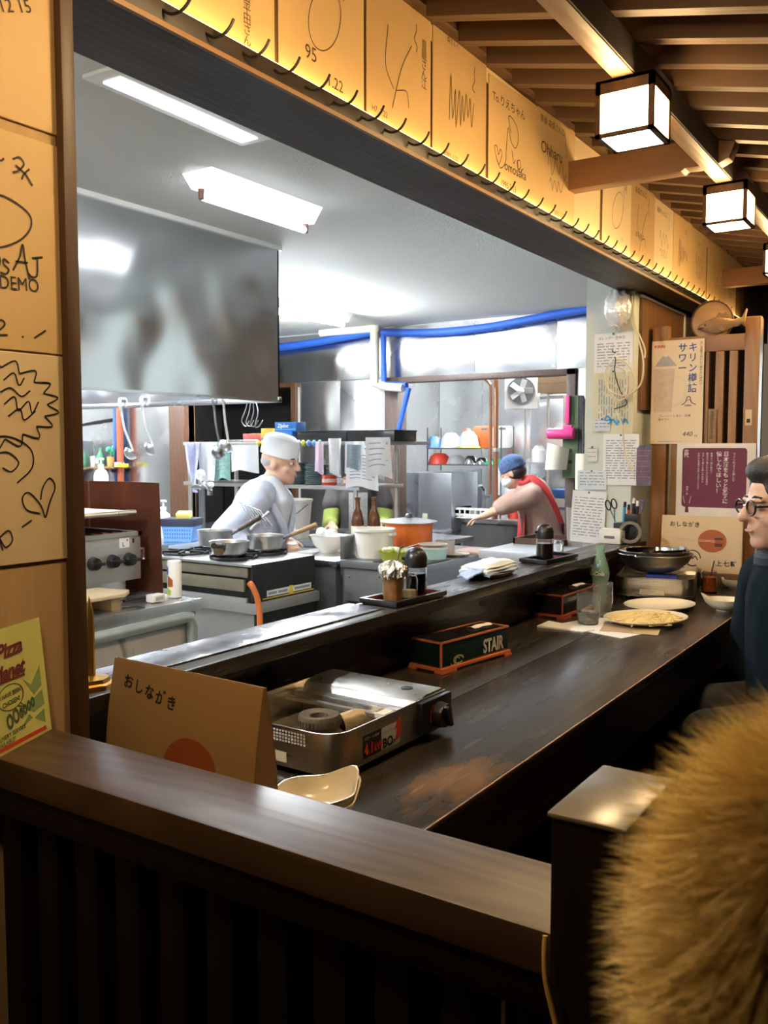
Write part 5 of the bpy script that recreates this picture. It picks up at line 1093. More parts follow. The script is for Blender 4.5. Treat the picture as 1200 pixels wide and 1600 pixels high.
bx('wrap_box', 'green cling film carton on the rack top', 'box', (-4.12, 4.81, RZ + .622), (.30, .07, .06), M('carton_green', (.25, .50, .10), .4), .08, None, None, white); bx('wrap_box', 'red and white small carton on the rack top', 'box', (-4.14, 4.66, RZ + .622), (.14, .06, .055), M('carton_red', (.55, .12, .10), .5), 0, None, None, white); bx('wrap_box', 'yellow sachet carton on the rack top', 'box', (-4.01, 4.66, RZ + .622), (.08, .05, .09), M('carton_yellow', (.75, .45, .06), .5), 0, None, None, bluep)
for x, w, l in ((-3.55, .40, 'left black lacquer tray case on the rack top'), (-3.165, .355, 'right black lacquer tray case on the rack top')):
    t = T('tray_case', l, 'tray', (x, 4.78, RZ + .622), 0, 'black tray cases on the rack top'); MB().box(-w / 2, w / 2, -.13, .13, 0, .062).build('case', blackp, t, bevel=.003); MB().box(-w / 2 - .004, w / 2 + .004, -.134, .134, .062, .07).build('lid', blackp, t, bevel=.002)
for i, (x, c) in enumerate(((-4.03, 'yellow_plastic'), (-3.985, 'yellow_plastic'), (-3.94, 'yellow_plastic'), (-3.885, 'lime_plastic'), (-3.85, 'yellow_plastic'), (-3.79, 'yellow_plastic'), (-3.73, 'yellow_plastic'), (-3.68, 'blue_plastic'), (-3.645, 'lime_plastic'), (-3.60, 'blue_plastic'), (-3.555, 'blue_plastic'), (-3.51, 'green_plastic'))):
    t = T('magnet_clip', ('first', 'second', 'third', 'fourth', 'fifth', 'sixth', 'seventh', 'eighth', 'ninth', 'tenth', 'eleventh', 'last')[i] + ' from the left of the coloured round clips on the rack edge', 'clip', (x, 4.588, RZ + .612), 0, 'coloured clips on the rack edge'); MB().ell((0, -.008, 0), (.017, .009, .020), nu=12, nv=8).build('button', _M[c], t); MB().box(-.006, .006, -.004, .004, -.022, -.01).build('clip_foot', _M[c], t)
def hang(name, label, x0, x1, z0, z1, y, mat, sag=.02, rz=0., rows=0, cat='paper', seed=1):
    t = T(name, label, cat, ((x0 + x1) / 2, y, z1), rz, 'papers and bags hung on the rack'); w, h = x1 - x0, z1 - z0
    def fn(u, v): return ((u - .5) * w * (1 - .1 * (1 - v) * math.sin(u * 3 + seed)), -.004 - sag * math.sin(u * 3.1 + seed * .7) * (1 - v) - .3 * sag * math.sin(u * 9 + seed), -h * (1 - v) * (1 + .06 * math.sin(u * 5 + seed)))
    MB().grid(fn, 8, 6, .001).build('sheet', mat, t)
    m = MB()
    for i in range(rows):
        v = .84 - .7 * i / rows
        P = [Vector(fn(u, v)) + Vector((0, -.002, 0)) for u in (.12, .35, .6, .88 - .3 * ((i * 7) % 3) / 3)]; Q = [p + Vector((0, 0, .005)) for p in P]
        for k in range(3): m.add([P[k], P[k + 1], Q[k + 1], Q[k]], [(0, 1, 2, 3)])
    if rows: m.build('print', inkb, t, sm=0)
    return t
hang('memo', 'white printed memo right of the hanging bag on the rack', -3.30, -3.16, 1.13, 1.32, 4.575, white, rows=7); hang('memo', 'large crumpled white sheet at the right end of the rack', -3.13, -2.98, 1.10, 1.345, 4.57, white, .03, R(20), 5, seed=2); hang('memo', 'long printed sheet hanging low at the rack corner', -3.28, -3.06, 1.03, 1.27, 4.562, white, .02, 0, 8, seed=3); hang('memo', 'dark framed leaflet on the rack corner', -3.27, -3.17, 1.15, 1.30, 4.55, M('leaflet_dark', (.20, .26, .30), .5, var=.3, vscale=20), .01, 0, 5, seed=4)
hang('plastic_bag', 'white plastic bag hanging on the rack edge', -3.44, -3.32, 1.11, 1.34, 4.57, M('bag_white', (.78, .79, .80), .35, var=.08, bump=.01, bscale=50), .05, 0, 0, 'bag', 5); hang('plastic_bag', 'clear bluish bag hanging at the left end of the rack', -4.72, -4.55, .98, 1.32, 4.575, M('bag_violet', (.55, .56, .80), .25, var=.2, bump=.01, bscale=30), .06, 0, 0, 'bag', 6); hang('towel_sheet', 'white cloth hanging beside the bluish bag', -4.58, -4.40, 1.04, 1.32, 4.57, capw, .03, 0, 0, 'cloth', 7); hang('memo', 'green patterned sheet hanging left of the chef', -4.42, -4.27, 1.06, 1.30, 4.565, M('green_sheet', (.28, .52, .46), .6, var=.4, vscale=40), .01, 0, 6, seed=8); hang('memo', 'white sheet hanging above the chef cap', -4.26, -4.02, 1.12, 1.30, 4.568, white, .02, 0, 0, seed=9); hang('memo', 'pink slip hanging between plates and tins', -3.535, -3.47, 1.12, 1.32, 4.57, M('pink_slip', (.72, .55, .68), .6), .005, 0, 0, seed=10)
def tin(label, x, r, h, mat):
    t = T('round_tin', label, 'tin', (x, 4.68, RZ + .34), 0, 'red tins on the rack'); MB().lathe([(0, 0), (r, 0), (r, h), (r * .95, h + .004), (0, h + .004)], n=20).build('tin_body', mat, t); MB().lathe([(r * 1.002, h * .3), (r * 1.004, h * .35), (r * 1.004, h * .65), (r * 1.002, h * .7)], n=20).build('band', M('tin_band', (.7, .55, .45), .5), t)
tin('red tin left of the white bag on the rack', -3.51, .05, .06, redp); tin('red tin behind the white bag on the rack', -3.33, .055, .055, redpaint)
t = T('bucket', 'tall white plastic bucket on the work table beside the chef', 'bucket', (-3.70, 4.52, RZ)); MB().lathe([(0, 0), (.11, 0), (.115, .01), (.135, .235), (.143, .237), (.143, .25), (.13, .25), (.11, .012), (0, .01)], n=30).build('bucket_body', offw, t); MB().tube(smooth2([(-.14, 0, .22), (-.10, -.13, .15), (.10, -.13, .15), (.14, 0, .22)], 5), .003, 6).build('bail_handle', greyd, t); MB().rbox((.02, -.128, .15), (.05, .004, .03)).build('label_patch', white, t)
t = T('mixing_bowl', 'white bowl heaped with white food near the green-sleeved person', 'bowl', (-2.90, 3.86, .72)); MB().lathe([(0, 0), (.045, 0), (.05, .01), (.085, .045), (.10, .09), (.106, .092), (.097, .09), (.08, .048), (.04, .014), (0, .012)], n=28).build('bowl_body', ceramw, t); rr = random.Random(9)
for k in range(7): MB().ell((rr.uniform(-.05, .05), rr.uniform(-.05, .05), .095 + rr.uniform(0, .02)), (.03, .025, .018), (0, 0, rr.uniform(0, 3)), 10, 6).build('food_piece', capw, t)
tag(MB().box(-3.38, -3.22, 4.62, 4.80, RZ, RZ + .03).build('steel_tray', alu, bevel=.004), 'low steel tray right of the white bucket', 'tray')
def bottle(label, x, y, z):
    t = T('glass_bottle', label, 'bottle', (x, y, z), 0, 'brown bottles by the grey stand'); MB().lathe([(0, 0), (.034, 0), (.036, .01), (.036, .15), (.028, .19), (.015, .225), (.013, .27), (.016, .272), (.016, .285), (0, .286)], n=20).build('bottle_glass', brownglass, t); MB().lathe([(.0365, .05), (.0367, .055), (.0367, .12), (.0365, .125)], n=20).build('label_band', M('bottle_label', (.72, .62, .42), .5), t)
bottle('left brown glass bottle before the green-sleeved person', -2.885, 4.11, .72); bottle('right brown glass bottle before the green-sleeved person', -2.80, 4.15, .72)
t = T('side_counter', 'pale steel side counter between the range and the prep table', 'counter', (-2.84, 3.96, ZK)); MB().box(-.22, .21, -.40, .36, .84, .87).build('top', steel, t, bevel=.003); MB().box(-.21, .20, -.39, -.38, 0, .84).build('front_panel', greyd, t); MB().box(.19, .20, -.38, .35, 0, .84).build('side_panel', greyd, t)
# ---------------------------------------------------------------- prep table
t = T('prep_table', 'grey metal prep table with drawers in front of the opening', 'table', (-2.43, 3.98, ZK)); tg = M('prep_steel', (.25, .26, .27), .4, .6, var=.15, vscale=8)
MB().box(-.17, .31, -.43, .47, .845, .88).build('top', tg, t, bevel=.003); MB().box(-.15, .29, -.42, -.41, .68, .84).build('drawer', tg, t, bevel=.003); MB().box(.29, .30, -.41, .45, .60, .845).build('side_panel', tg, t)
for x in (-.165, .27):
    for y in (-.41, .43): MB().box(x, x + .03, y, y + .03, 0, .845).build('leg', greyd, t)
MB().box(-.15, .29, -.40, .45, .15, .17).build('under_shelf', greyd, t); MB().box(-.19, -.165, -.40, -.30, .80, .995).build('upright', greyd, t, bevel=.003)
for x in (-.12,):
    for z in (.72, .80): MB().ell((x, -.422, z), (.006, .004, .006)).build('screw', greyd, t)
t = T('stock_pot', 'white enamel pot on the prep table', 'pot', (-2.495, 3.70, .73)); MB().lathe([(0, 0), (.085, 0), (.092, .008), (.098, .135), (.106, .138), (.106, .150), (.096, .15), (.09, .01), (0, .008)], n=30).build('pot_body', offw, t); 
for s in (-1, 1): MB().box(s * .1 - .02, s * .1 + .02, -.02, .02, .118, .135).build('lug', offw, t, bevel=.004)
t = T('stock_pot', 'orange enamel pot with a flat steel lid behind the white pot', 'pot', (-2.46, 3.97, .73)); MB().lathe([(0, 0), (.115, 0), (.122, .01), (.124, .165), (.128, .168), (.118, .168), (.116, .01), (0, .01)], n=32).build('pot_body', orange, t); MB().lathe([(0, .19), (.05, .186), (.14, .172), (.150, .170), (.150, .166), (.13, .165), (0, .168)], n=32).build('lid', alu, t); MB().ell((0, 0, .198), (.02, .02, .012)).build('lid_knob', greyd, t)
t = T('salad_bowl', 'lime bowl with chopped food on the prep table', 'bowl', (-2.325, 3.615, .735)); MB().lathe([(0, 0), (.05, 0), (.055, .006), (.078, .05), (.081, .052), (.074, .05), (.05, .008), (0, .007)], n=28).build('bowl_body', lime, t); rr = random.Random(12)
for k in range(9): MB().ell((rr.uniform(-.045, .045), rr.uniform(-.045, .045), .05 + rr.uniform(0, .012)), (.02, .016, .012), (0, 0, rr.uniform(0, 3)), 8, 6).build('food_piece', M('salad', (.72, .74, .58), .5), t)
MB().tube([(.03, .0, .055), (.11, .05, .085)], .004, 8).build('spoon', chrome, t)
tag(MB().box(-2.41, -2.14, 3.56, 3.84, .7305, .735).build('rubber_mat', blackp, bevel=.002), 'black rubber mat under the lime bowl', 'mat'); t = T('food_tub', 'pale teal tub with dishes stacked on it on the prep table', 'tub', (-2.22, 3.82, .735)); MB().lathe([(0, 0), (.06, 0), (.066, .05), (.062, .05), (.056, .005), (0, .005)], n=24).build('tub_body', M('teal_tub', (.40, .62, .58), .3), t); MB().lathe([(0, .05), (.068, .05), (.07, .056), (0, .058)], n=24).build('lid', whitep, t)
for k, (x, y, l) in enumerate(((-2.235, 3.83, 'beige dish on top of the teal tub'), (-2.20, 4.0, 'beige dish at the rear of the prep table'))): dish((x, y, .793 if k == 0 else .731), .075, l, 'beige dishes on the prep table', M('beige_dish', (.55, .48, .40), .4))
tag(MB().lathe([(0, 0), (.045, 0), (.05, .075), (.046, .075), (.04, .006), (0, .006)], (-2.27, 4.02, .731), 20).build('mug', M('mug_grey', (.50, .46, .42), .5)), 'plain grey-beige mug behind the lime bowl', 'mug'); o = tag(MB().rbox((-2.2, 4.2, .737), (.16, .2, .014)).build('cutting_mat', M('meat_pink', (.62, .42, .34), .5, var=.15, vscale=30), bevel=.004), 'pinkish slab of sliced meat on the prep table end', 'food')
# chest freezer behind the ledge
t = T('chest_freezer', 'low stainless chest behind the ledge near the red-aproned woman', 'freezer', (-1.70, 4.08, ZK)); MB().box(-.24, .2, -.30, .36, 0, .91).build('body', M('chest_steel', (.60, .63, .68), .35, .6, var=.08), t, bevel=.006); MB().box(-.25, .21, -.31, .37, .91, .95).build('lid', M('chest_lid', (.66, .70, .76), .3, .6, var=.06), t, bevel=.006); MB().box(-.18, -.1, -.325, -.31, .80, .84).build('latch', greyd, t)
t = T('serving_tray', 'brown wooden serving tray on the chest', 'tray', (-1.80, 4.24, .80)); MB().box(-.12, .12, -.12, .12, 0, .01).build('base', brownw, t); MB().box(-.13, .13, -.13, -.12, 0, .03).box(-.13, .13, .12, .13, 0, .03).box(-.13, -.12, -.13, .13, 0, .03).box(.12, .13, -.13, .13, 0, .03).build('rim', brownw, t)
tag(MB().lathe([(0, 0), (.055, 0), (.062, .19), (.058, .19), (.05, .006), (0, .006)], (-1.62, 4.2, .80), 22).build('plastic_pitcher', M('smoky_plastic', (.30, .26, .24), .3)), 'smoky brown plastic pitcher on the chest', 'pitcher')
t = T('blue_crate', 'blue plastic crate between chest and column', 'crate', (-1.52, 4.75, .72)); MB().prism([(-.1, 0), (.1, 0), (.13, .16), (-.13, .16)], FY(0, 0), -.1, .1).build('crate_body', M('deep_blue', (.03, .09, .45), .4), t, bevel=.005); MB().box(-.14, .14, -.11, .11, .15, .17).build('rim', M('deep_blue'), t, bevel=.003)
tag(MB().box(-1.75, -1.36, 4.5, 5.1, ZK, .72).build('side_cabinet', greyd, bevel=.004), 'dark low cabinet under the blue crate', 'cabinet')
# ---------------------------------------------------------------- dish room
t = T('dishwasher', 'stainless hood dishwasher left in the dish room', 'dishwasher', (-3.93, 6.82, ZK)); MB().box(-.26, .26, -.22, .26, .72, 1.22).build('hood', M('washer_steel', (.52, .56, .62), .3, .8, var=.08), t, bevel=.008); MB().box(-.27, .27, -.23, .27, .62, .72).build('table_rim', steel, t, bevel=.004); MB().box(-.26, .26, -.2, .26, 0, .62).build('cabinet', greyd, t); MB().tube(smooth2([(-.28, -.24, 1.0), (-.05, -.27, .80), (.1, -.27, .70), (.29, -.25, .74)], 5), .010, 8).build('lift_handle', chrome, t); MB().box(-.02, .03, -.224, -.22, .80, .87).build('sticker', M('sticker_cream', (.7, .66, .5), .5), t); MB().ell((-.08, -.222, 1.14), (.02, .004, .02)).build('emblem', inkb, t)
for x in (-.2, .0): MB().box(x, x + .1, -.205, -.2, .5, .58).build('notice_plate', whitep, t)
t = T('dish_shelf', 'two-tier wire shelf of coloured bowls in the dish room', 'shelf', (-3.68, 6.95, 1.0));
for z in (.13, .27): MB().box(-.36, .36, -.12, .12, z, z + .008).build('shelf', greyd, t)
for x in (-.36, .355):
    for y in (-.12, .12): MB().cyl((x, y, .075 if x < 0 else -.31), (x, y, .46), .006, n=8).build('post', greyd, t)
def pb_(label, x, z, r, mat, h=.09, y=6.92):
    t = T('plastic_bowl', label, 'bowl', (x, y, z), 0, 'coloured bowls drying in the dish room'); MB().lathe([(r, 0), (r * .98, .012), (r * .8, h * .7), (r * .45, h), (0, h * 1.02)], n=24).build('bowl_body', mat, t); MB().lathe([(r * 1.0, 0), (r * 1.05, .003), (r * 1.02, .014)], n=24).build('rim', mat, t)
pb_('small blue bowl upside down on the upper dish shelf', -3.99, 1.28, .07, bluep, .10, 6.86); pb_('white bowl upside down on the upper dish shelf', -3.86, 1.28, .095, whitep, .13); pb_('white bowl with blue band on the upper dish shelf', -3.65, 1.28, .095, M('banded_bowl', (.62, .70, .85), .3), .14, 6.86); pb_('brown bowl behind on the upper dish shelf', -3.755, 1.28, .06, M('brown_bowl', (.35, .16, .10), .4), .17, 7.03); pb_('lime bowl under the banded bowl on the upper shelf', -3.65, 1.278, .10, lime, .03, 6.86)
pb_('red bowl upside down on the lower dish shelf', -3.97, 1.138, .105, redp, .095); pb_('dark grey colander on the lower dish shelf', -3.80, 1.138, .085, greyp, .08); pb_('left steel bowl on the lower dish shelf', -3.66, 1.138, .06, chrome, .075); pb_('right steel bowl on the lower dish shelf', -3.55, 1.138, .055, chrome, .06); pb_('green tray-like bowl on the lower dish shelf', -3.41, 1.138, .10, green, .05)
for x, m_, l, w in ((-3.53, orange, 'orange cutting board standing on the dish shelf', .2), (-3.36, whitep, 'white cutting board standing on the dish shelf', .17)):
    t = T('cutting_board', l, 'board', (x, 6.93, 1.279), .2, 'cutting boards in the dish room'); MB().prism(rrect(-w / 2, w / 2, 0, .19, .03, 4), FY(0, 0), -.012, .012).build('slab', m_, t, bevel=.003); MB().prism(rrect(-.03, .03, .155, .172, .008, 4), FY(0, 0, -.0125), 0, .001).build('grip_slot', greyd, t)
t = T('sink_counter', 'long stainless sink counter in the dish room', 'sink', (-3.05, 6.95, ZK)); MB().box(-.59, .7, -.25, .5, .80, .84).build('top', steel, t, bevel=.004); MB().box(-.59, .7, -.23, -.22, .3, .80).build('front_panel', M('sink_front', (.10, .10, .10), .4, .4), t); MB().box(-.62, .7, .46, .5, .84, 1.0).build('splashback', steel, t); MB().box(-.1, .4, -.15, .3, .835, .845).build('basin', greyd, t)
t = T('dish_crate', 'white plastic dish crate beside the dishwasher', 'crate', (-3.505, 6.76, .69)); MB().box(-.17, .17, -.09, .2, 0, .01).build('base', whitep, t)
for z in (.02, .07): MB().box(-.175, .175, -.095, -.085, z, z + .018).build('rail', whitep, t)
for i in range(8): MB().box(-.175 + i * .0486, -.165 + i * .0486, -.096, -.086, 0, .09).build('bar', whitep, t)
for s in (-.175, .165): MB().box(s, s + .01, -.09, .2, .0, .09).build('side', whitep, t)
def tap(label, x):
    t = T('tap', label, 'tap', (x, 7.30, .69), 0, 'taps over the dish sink'); MB().cyl((0, 0, 0), (0, 0, .22), .016, n=10).build('riser', chrome, t); MB().tube(smooth2([(0, 0, .2), (0, -.06, .25), (0, -.16, .24), (0, -.2, .16)], 4), .012, 8).build('spout', chrome, t); MB().box(-.05, .05, -.012, .012, .14, .16).build('handle', chrome, t)
tap('left chrome tap over the dish sink', -3.72); tap('right chrome tap over the dish sink', -3.35)
tag(MB().lathe([(0, 0), (.07, 0), (.075, .06), (.05, .09), (0, .1)], (-3.26, 7.0, .69), 20).build('red_pot', redp), 'round red pot on the sink edge', 'pot')
t = T('copper_pipe', 'copper pipe running down the middle of the dish room', 'pipe', (-3.27, 6.62, .7)); cop = M('copper', (.36, .17, .09), .35, .8); MB().cyl((0, 0, 0), (0, 0, 1.15), .02, n=12).build('pipe_run', cop, t); MB().tube(smooth2([(-.05, .0, .2), (-.05, 0, 1.0), (-.06, 0, 1.1), (-.12, 0, 1.15)], 4), .012, 10).build('pipe_run', cop, t); MB().cyl((0, 0, .55), (0, 0, .58), .028, n=12).build('joint', alu, t)
t = T('wall_fan', 'white square wall fan high in the dish room', 'fan', (-3.17, 6.90, 1.60), R(15)); MB().box(-.14, .14, -.05, .05, 0, .30).build('frame', whitep, t, bevel=.008); MB().lathe([(.115, -.006), (.12, .0), (.115, .006)], n=28).build('ring', greyp, t)
bpy.data.objects[t.children[-1].name].location = (0, -.056, .15); t.children[-1].rotation_euler[0] = R(90)
MB().cyl((0, -.052, .15), (0, -.056, .15), .11, n=28).build('grille_disc', greyd, t)
for k in range(5): a = k * 1.2566; MB().rbox((.055 * math.cos(a), -.062, .15 + .055 * math.sin(a)), (.085, .004, .045), 0, .3, -a).build('blade', greyp, t)
MB().ell((0, -.065, .15), (.028, .015, .028)).build('hub', whitep, t)
t = T('carton', 'brown cardboard carton on top at the right of the dish room', 'box', (-2.79, 6.85, 1.72)); MB().box(-.17, .17, -.12, .12, 0, .15).build('carton_body', M('cardboard', (.34, .22, .12), .7, var=.1), t, bevel=.003); MB().box(-.17, .17, -.121, -.12, .07, .078).build('tape', tanw, t)
t = T('wire_rack', 'wire rack of clear cups at the right of the dish room', 'rack', (-2.86, 7.1, .9)); 
for z in (0, .25, .80): MB().box(-.3, .3, -.15, .15, z, z + .01).build('shelf', steelb, t)
for x in (-.3, -.1, .3): MB().cyl((x, -.15, -.205), (x, -.15, .82), .012, n=8).build('post', steelb, t)
for k in range(4): tag(MB().lathe([(0, 0), (.035, 0), (.04, .10), (.037, .10), (.032, .004), (0, .004)], (-2.82 + k * .085, 7.02, 1.16), 16).build('clear_cup', M('frosted', (.72, .76, .80), .3)), ('first', 'second', 'third', 'fourth')[k] + ' frosted cup from the left on the wire rack', 'cup', 'cups on the wire rack')
t = T('cool_box', 'white cool box with blue lid behind the woman', 'box', (-2.74, 6.83, .69)); MB().box(-.09, .09, -.1, .1, 0, .19).build('body', whitep, t, bevel=.006); MB().box(-.095, .095, -.105, .105, .19, .26).build('lid', zb, t, bevel=.006); MB().box(-.07, .07, -.107, -.105, .10, .12).build('label_patch', bluep, t)
tag(MB().lathe([(0, 0), (.06, 0), (.06, .1), (.03, .14), (0, .14)], (-3.06, 7.0, 1.16), 18).build('paper_roll', white), 'white roll wrapped in plastic on the wire rack', 'roll')
t = T('hanging_cloths', 'white cloths hanging in the dish room', 'cloth', (-3.62, 7.55, .75)); MB().grid(lambda u, v: (-.13 + .26 * u, .02 * math.sin(u * 9), .4 * v), 10, 6, .004).build('cloth', capw, t)
# tools hung on the door frame
t = T('scoop_board', 'green hanging board with pink brush on the right door frame', 'utensil board', (-2.475, 6.225, 1.06)); MB().box(-.06, .06, 0, .02, 0, .60).build('board', M('olive_board', (.09, .13, .06), .5, var=.15), t, bevel=.004); MB().box(.062, .09, .0, .03, -.05, .60).build('dark_edge', blackp, t); MB().box(-.035, .0, -.03, 0, .40, .6).build('pink_handle', pink, t, bevel=.005); MB().cyl((-.15, -.05, .325), (.05, -.05, .325), .04, n=18).build('pink_roller', pink, t, bevel=.006); MB().rbox((.0, -.05, .37), (.07, .03, .03)).build('roller_clip', pink, t, bevel=.004)
for z in (.12, .2): MB().ell((.0, -.001, z), (.014, .004, .014)).build('hole', ink, t)
tag(MB().grid(lambda u, v: (-2.66 + .17 * u + .02 * v, 6.20 - .05 * math.sin(u * 3.1), 1.12 + .20 * v * (1 - .2 * u)), 8, 6, .004).build('canvas_mitt', M('canvas', (.60, .56, .46), .8, var=.1), sm=60), 'off-white canvas mitt hanging by the green board', 'mitt'); tag(MB().grid(lambda u, v: (-2.42 + .14 * u, 6.19 - .03 * math.sin(u * 3.1), .98 + .26 * v), 8, 6, .004).build('canvas_bag', M('canvas'), sm=60), 'off-white pouch hanging right of the green board', 'bag')
# ---------------------------------------------------------------- people (local x = to the right in the photo, y = away)
def hand(mb, w, d, up, s=1., curl=.5, side=1):      # palm and five separate fingers: w wrist, d finger direction, up back-of-hand normal
    w, d, up = Vector(w), Vector(d).normalized(), Vector(up).normalized(); lat = d.cross(up).normalized() * side
    pc = w + d * .045 * s
    limb(mb, [w, w + d * .03 * s], [.024 * s, .026 * s], 10)
    for k in (-1.5, -.5, .5, 1.5): limb(mb, [w + d * .03 * s + lat * k * .010 * s, w + d * .085 * s + lat * k * .0185 * s], [.014 * s, .0115 * s], 8)
    for k, L_ in ((-1.5, .058), (-.5, .072), (.5, .078), (1.5, .068)):
        p = w + d * .085 * s + lat * k * .0185 * s; a = curl * .7; q = p + (d * math.cos(a) - up * math.sin(a)) * L_ * .5 * s; e = q + (d * math.cos(a * 2.3) - up * math.sin(a * 2.3)) * L_ * .5 * s
        limb(mb, [p, q, e], [.0098 * s, .009 * s, .0075 * s], 8)
    p = w + d * .025 * s + lat * .026 * s; q = p + (d * .6 + lat * .8 - up * .2).normalized() * .038 * s; e = q + (d * .9 + lat * .3 - up * .3).normalized() * .032 * s
    limb(mb, [p, q, e], [.014 * s, .011 * s, .009 * s], 8)
def head(mb, c, face, s=1., pitch=0.):               # skull, jaw, nose, ears, lips fused into the body skin
    c = Vector(c); f = Vector(face).normalized(); l = Vector((0, 0, 1)).cross(f).normalized(); u = f.cross(l)
    P = lambda a, b, d: c + f * a * s + l * b * s + u * d * s
    ang = math.atan2(f.y, f.x); rot = (0, -math.asin(max(-1, min(1, f.z))), ang)
    mb.ell(P(-.012, 0, .025), (.098 * s, .076 * s, .095 * s), rot); mb.ell(P(.022, 0, -.045), (.068 * s, .058 * s, .072 * s), rot)
    mb.ell(P(.058, 0, -.088), (.03 * s, .034 * s, .024 * s), rot)
    limb(mb, [P(.088, 0, .012), P(.108, 0, -.022)], [.010 * s, .0135 * s], 8); mb.ell(P(.098, 0, -.024), (.012 * s, .017 * s, .009 * s), rot)
    for b in (-1, 1):
        mb.ell(P(-.008, b * .076, -.012), (.018 * s, .007 * s, .030 * s), rot); mb.ell(P(.052, b * .038, -.03), (.026 * s, .022 * s, .022 * s), rot); mb.ell(P(.078, b * .03, .022), (.014 * s, .026 * s, .009 * s), rot)
    mb.ell(P(.083, 0, -.052), (.012 * s, .024 * s, .007 * s), rot); mb.ell(P(.081, 0, -.063), (.012 * s, .020 * s, .007 * s), rot)
    return P, rot
lipm = M('lips', (.50, .24, .20), .5, var=.05); eyew = M('eye_white', (.75, .74, .72), .2, var=0)
def face_bits(P, rot, t, s=1.):
    for b in (-1, 1):
        e = MB().ell(P(.076, b * .031, .006), (.010 * s, .014 * s, .009 * s), rot, 12, 8).build('eye', eyew, t); MB().ell(P(.0835, b * .031, .006), (.004 * s, .0065 * s, .0065 * s), rot, 10, 6).build('iris', ink, e)
        MB().tube([P(.083, b * .014, .028), P(.086, b * .03, .032), P(.076, b * .048, .028)], .0035 * s, 6).build('eyebrow', hairm, t)
    MB().tube(smooth2([P(.090, -.020, -.058), P(.0955, 0, -.0575), P(.090, .020, -.058)], 4), .0035 * s, 6).build('lips', lipm, t)
# chef --------------------------------------------------------------------------------
t = T('person', 'chef in white coat and cap leaning over the saucepans', 'person', (-3.42, 3.86, ZK), YAW)
b = MB(); hc = (.145, .0, 1.345); P, rot = head(b, hc, (1, -.28, -.12), 1.06)
limb(b, [(.105, .0, 1.26), (.06, .01, 1.16)], [.058, .07]); limb(b, [(.05, 0, 1.12), (.0, .0, .98), (-.06, .02, .80)], [.135, .145, .145])
for s in (-1, 1): limb(b, [(-.06, s * .09, .78), (-.02, s * .10, .42), (-.06, s * .10, .06)], [.085, .06, .042]); b.ell((.0, s * .10, .035), (.12, .045, .035))
limb(b, [(.03, -.17, 1.14), (-.13, -.22, .97), (.06, -.24, .86)], [.06, .048, .034]); hand(b, (.06, -.24, .86), (.9, -.1, -.25), (0, -.2, 1), 1., .6)
limb(b, [(.06, .17, 1.13), (.13, .2, .95), (.19, .0, .90)], [.06, .048, .034]); hand(b, (.19, .0, .90), (.3, -.9, -.2), (0, 0, 1), 1., .6, -1)
flesh(b, 'body', skin, t, .0075, 3); face_bits(P, rot, t, 1.06)
c = MB(); limb(c, [(.07, .0, 1.195), (.04, 0, 1.10), (-.01, .0, .96), (-.07, .02, .78)], [.09, .165, .178, .18]); limb(c, [(.05, -.12, 1.16), (.05, .12, 1.16)], [.095, .095])
limb(c, [(.03, -.18, 1.14), (-.14, -.235, .965), (.02, -.245, .875)], [.088, .078, .064]); limb(c, [(.06, .18, 1.13), (.135, .21, .95), (.18, .03, .90)], [.085, .075, .06]); limb(c, [(-.07, .0, .78), (-.07, .0, .60)], [.18, .19])
flesh(c, 'coat', chefw, t, .011, 5)
c = MB(); limb(c, [(.10, -.05, 1.215), (.168, -.11, 1.13), (.165, -.105, 1.0)], [.062, .06, .03]); flesh(c, 'undershirt', M('grey_shirt', (.48, .50, .54), .85), t, .010, 4)
m = MB(); m.tube(smooth2([(.02, -.10, 1.235), (.10, -.15, 1.14), (.175, -.135, .99), (.17, -.12, .93)], 5), .022, 8); m.tube(smooth2([(.10, .09, 1.23), (.19, -.02, 1.16), (.215, -.06, 1.05), (.20, -.09, .95)], 5), .022, 8); m.build('lapel', chefw, t)
m = MB(); m.m = Matrix.Translation(P(-.012, 0, .055)) @ Euler(rot).to_matrix().to_4x4() @ Euler((0, R(8), 0)).to_matrix().to_4x4()
m.lathe([(.104, -.02), (.106, 0), (.104, .055), (.096, .085), (.06, .105), (0, .112)], n=28, sx=1.06, sy=.86); m.build('cap', capw, t)
m = MB(); m.m = Matrix.Translation(P(-.03, 0, .005)) @ Euler(rot).to_matrix().to_4x4(); m.ell((0, 0, 0), (.086, .078, .05)); m.build('hair', M('grey_hair', (.35, .33, .32), .7, var=.2, vscale=90), t)
# woman at the dish sink ---------------------------------------------------------------
t = T('person', 'woman in dusty pink shirt and red apron bending over the dish sink', 'person', (-2.89, 6.50, ZK), YAW)
b = MB(); P, rot = head(b, (-.155, .02, 1.235), (-.85, .35, -.42), 1.0)
limb(b, [(-.12, .02, 1.16), (-.05, .02, 1.12)], [.052, .062]); limb(b, [(.0, 0, 1.06), (.07, 0, .88), (.09, .02, .66)], [.125, .13, .14])
for s in (-1, 1): limb(b, [(.08, .02 + s * .085, .66), (.06, s * .09, .36), (.08, s * .09, .06)], [.085, .06, .042]); b.ell((.02, s * .09, .035), (.115, .045, .035))
limb(b, [(-.03, -.15, 1.06), (-.21, -.12, .985), (-.38, -.02, .90)], [.052, .043, .030]); hand(b, (-.38, -.02, .90), (-.9, .2, -.3), (0, 0, 1), .95, .5)
limb(b, [(-.05, .16, 1.06), (-.2, .2, .97), (-.33, .18, .90)], [.052, .043, .030]); hand(b, (-.33, .18, .90), (-.9, 0, -.35), (0, 0, 1), .95, .5, -1)
flesh(b, 'body', skin, t, .009, 3); face_bits(P, rot, t)
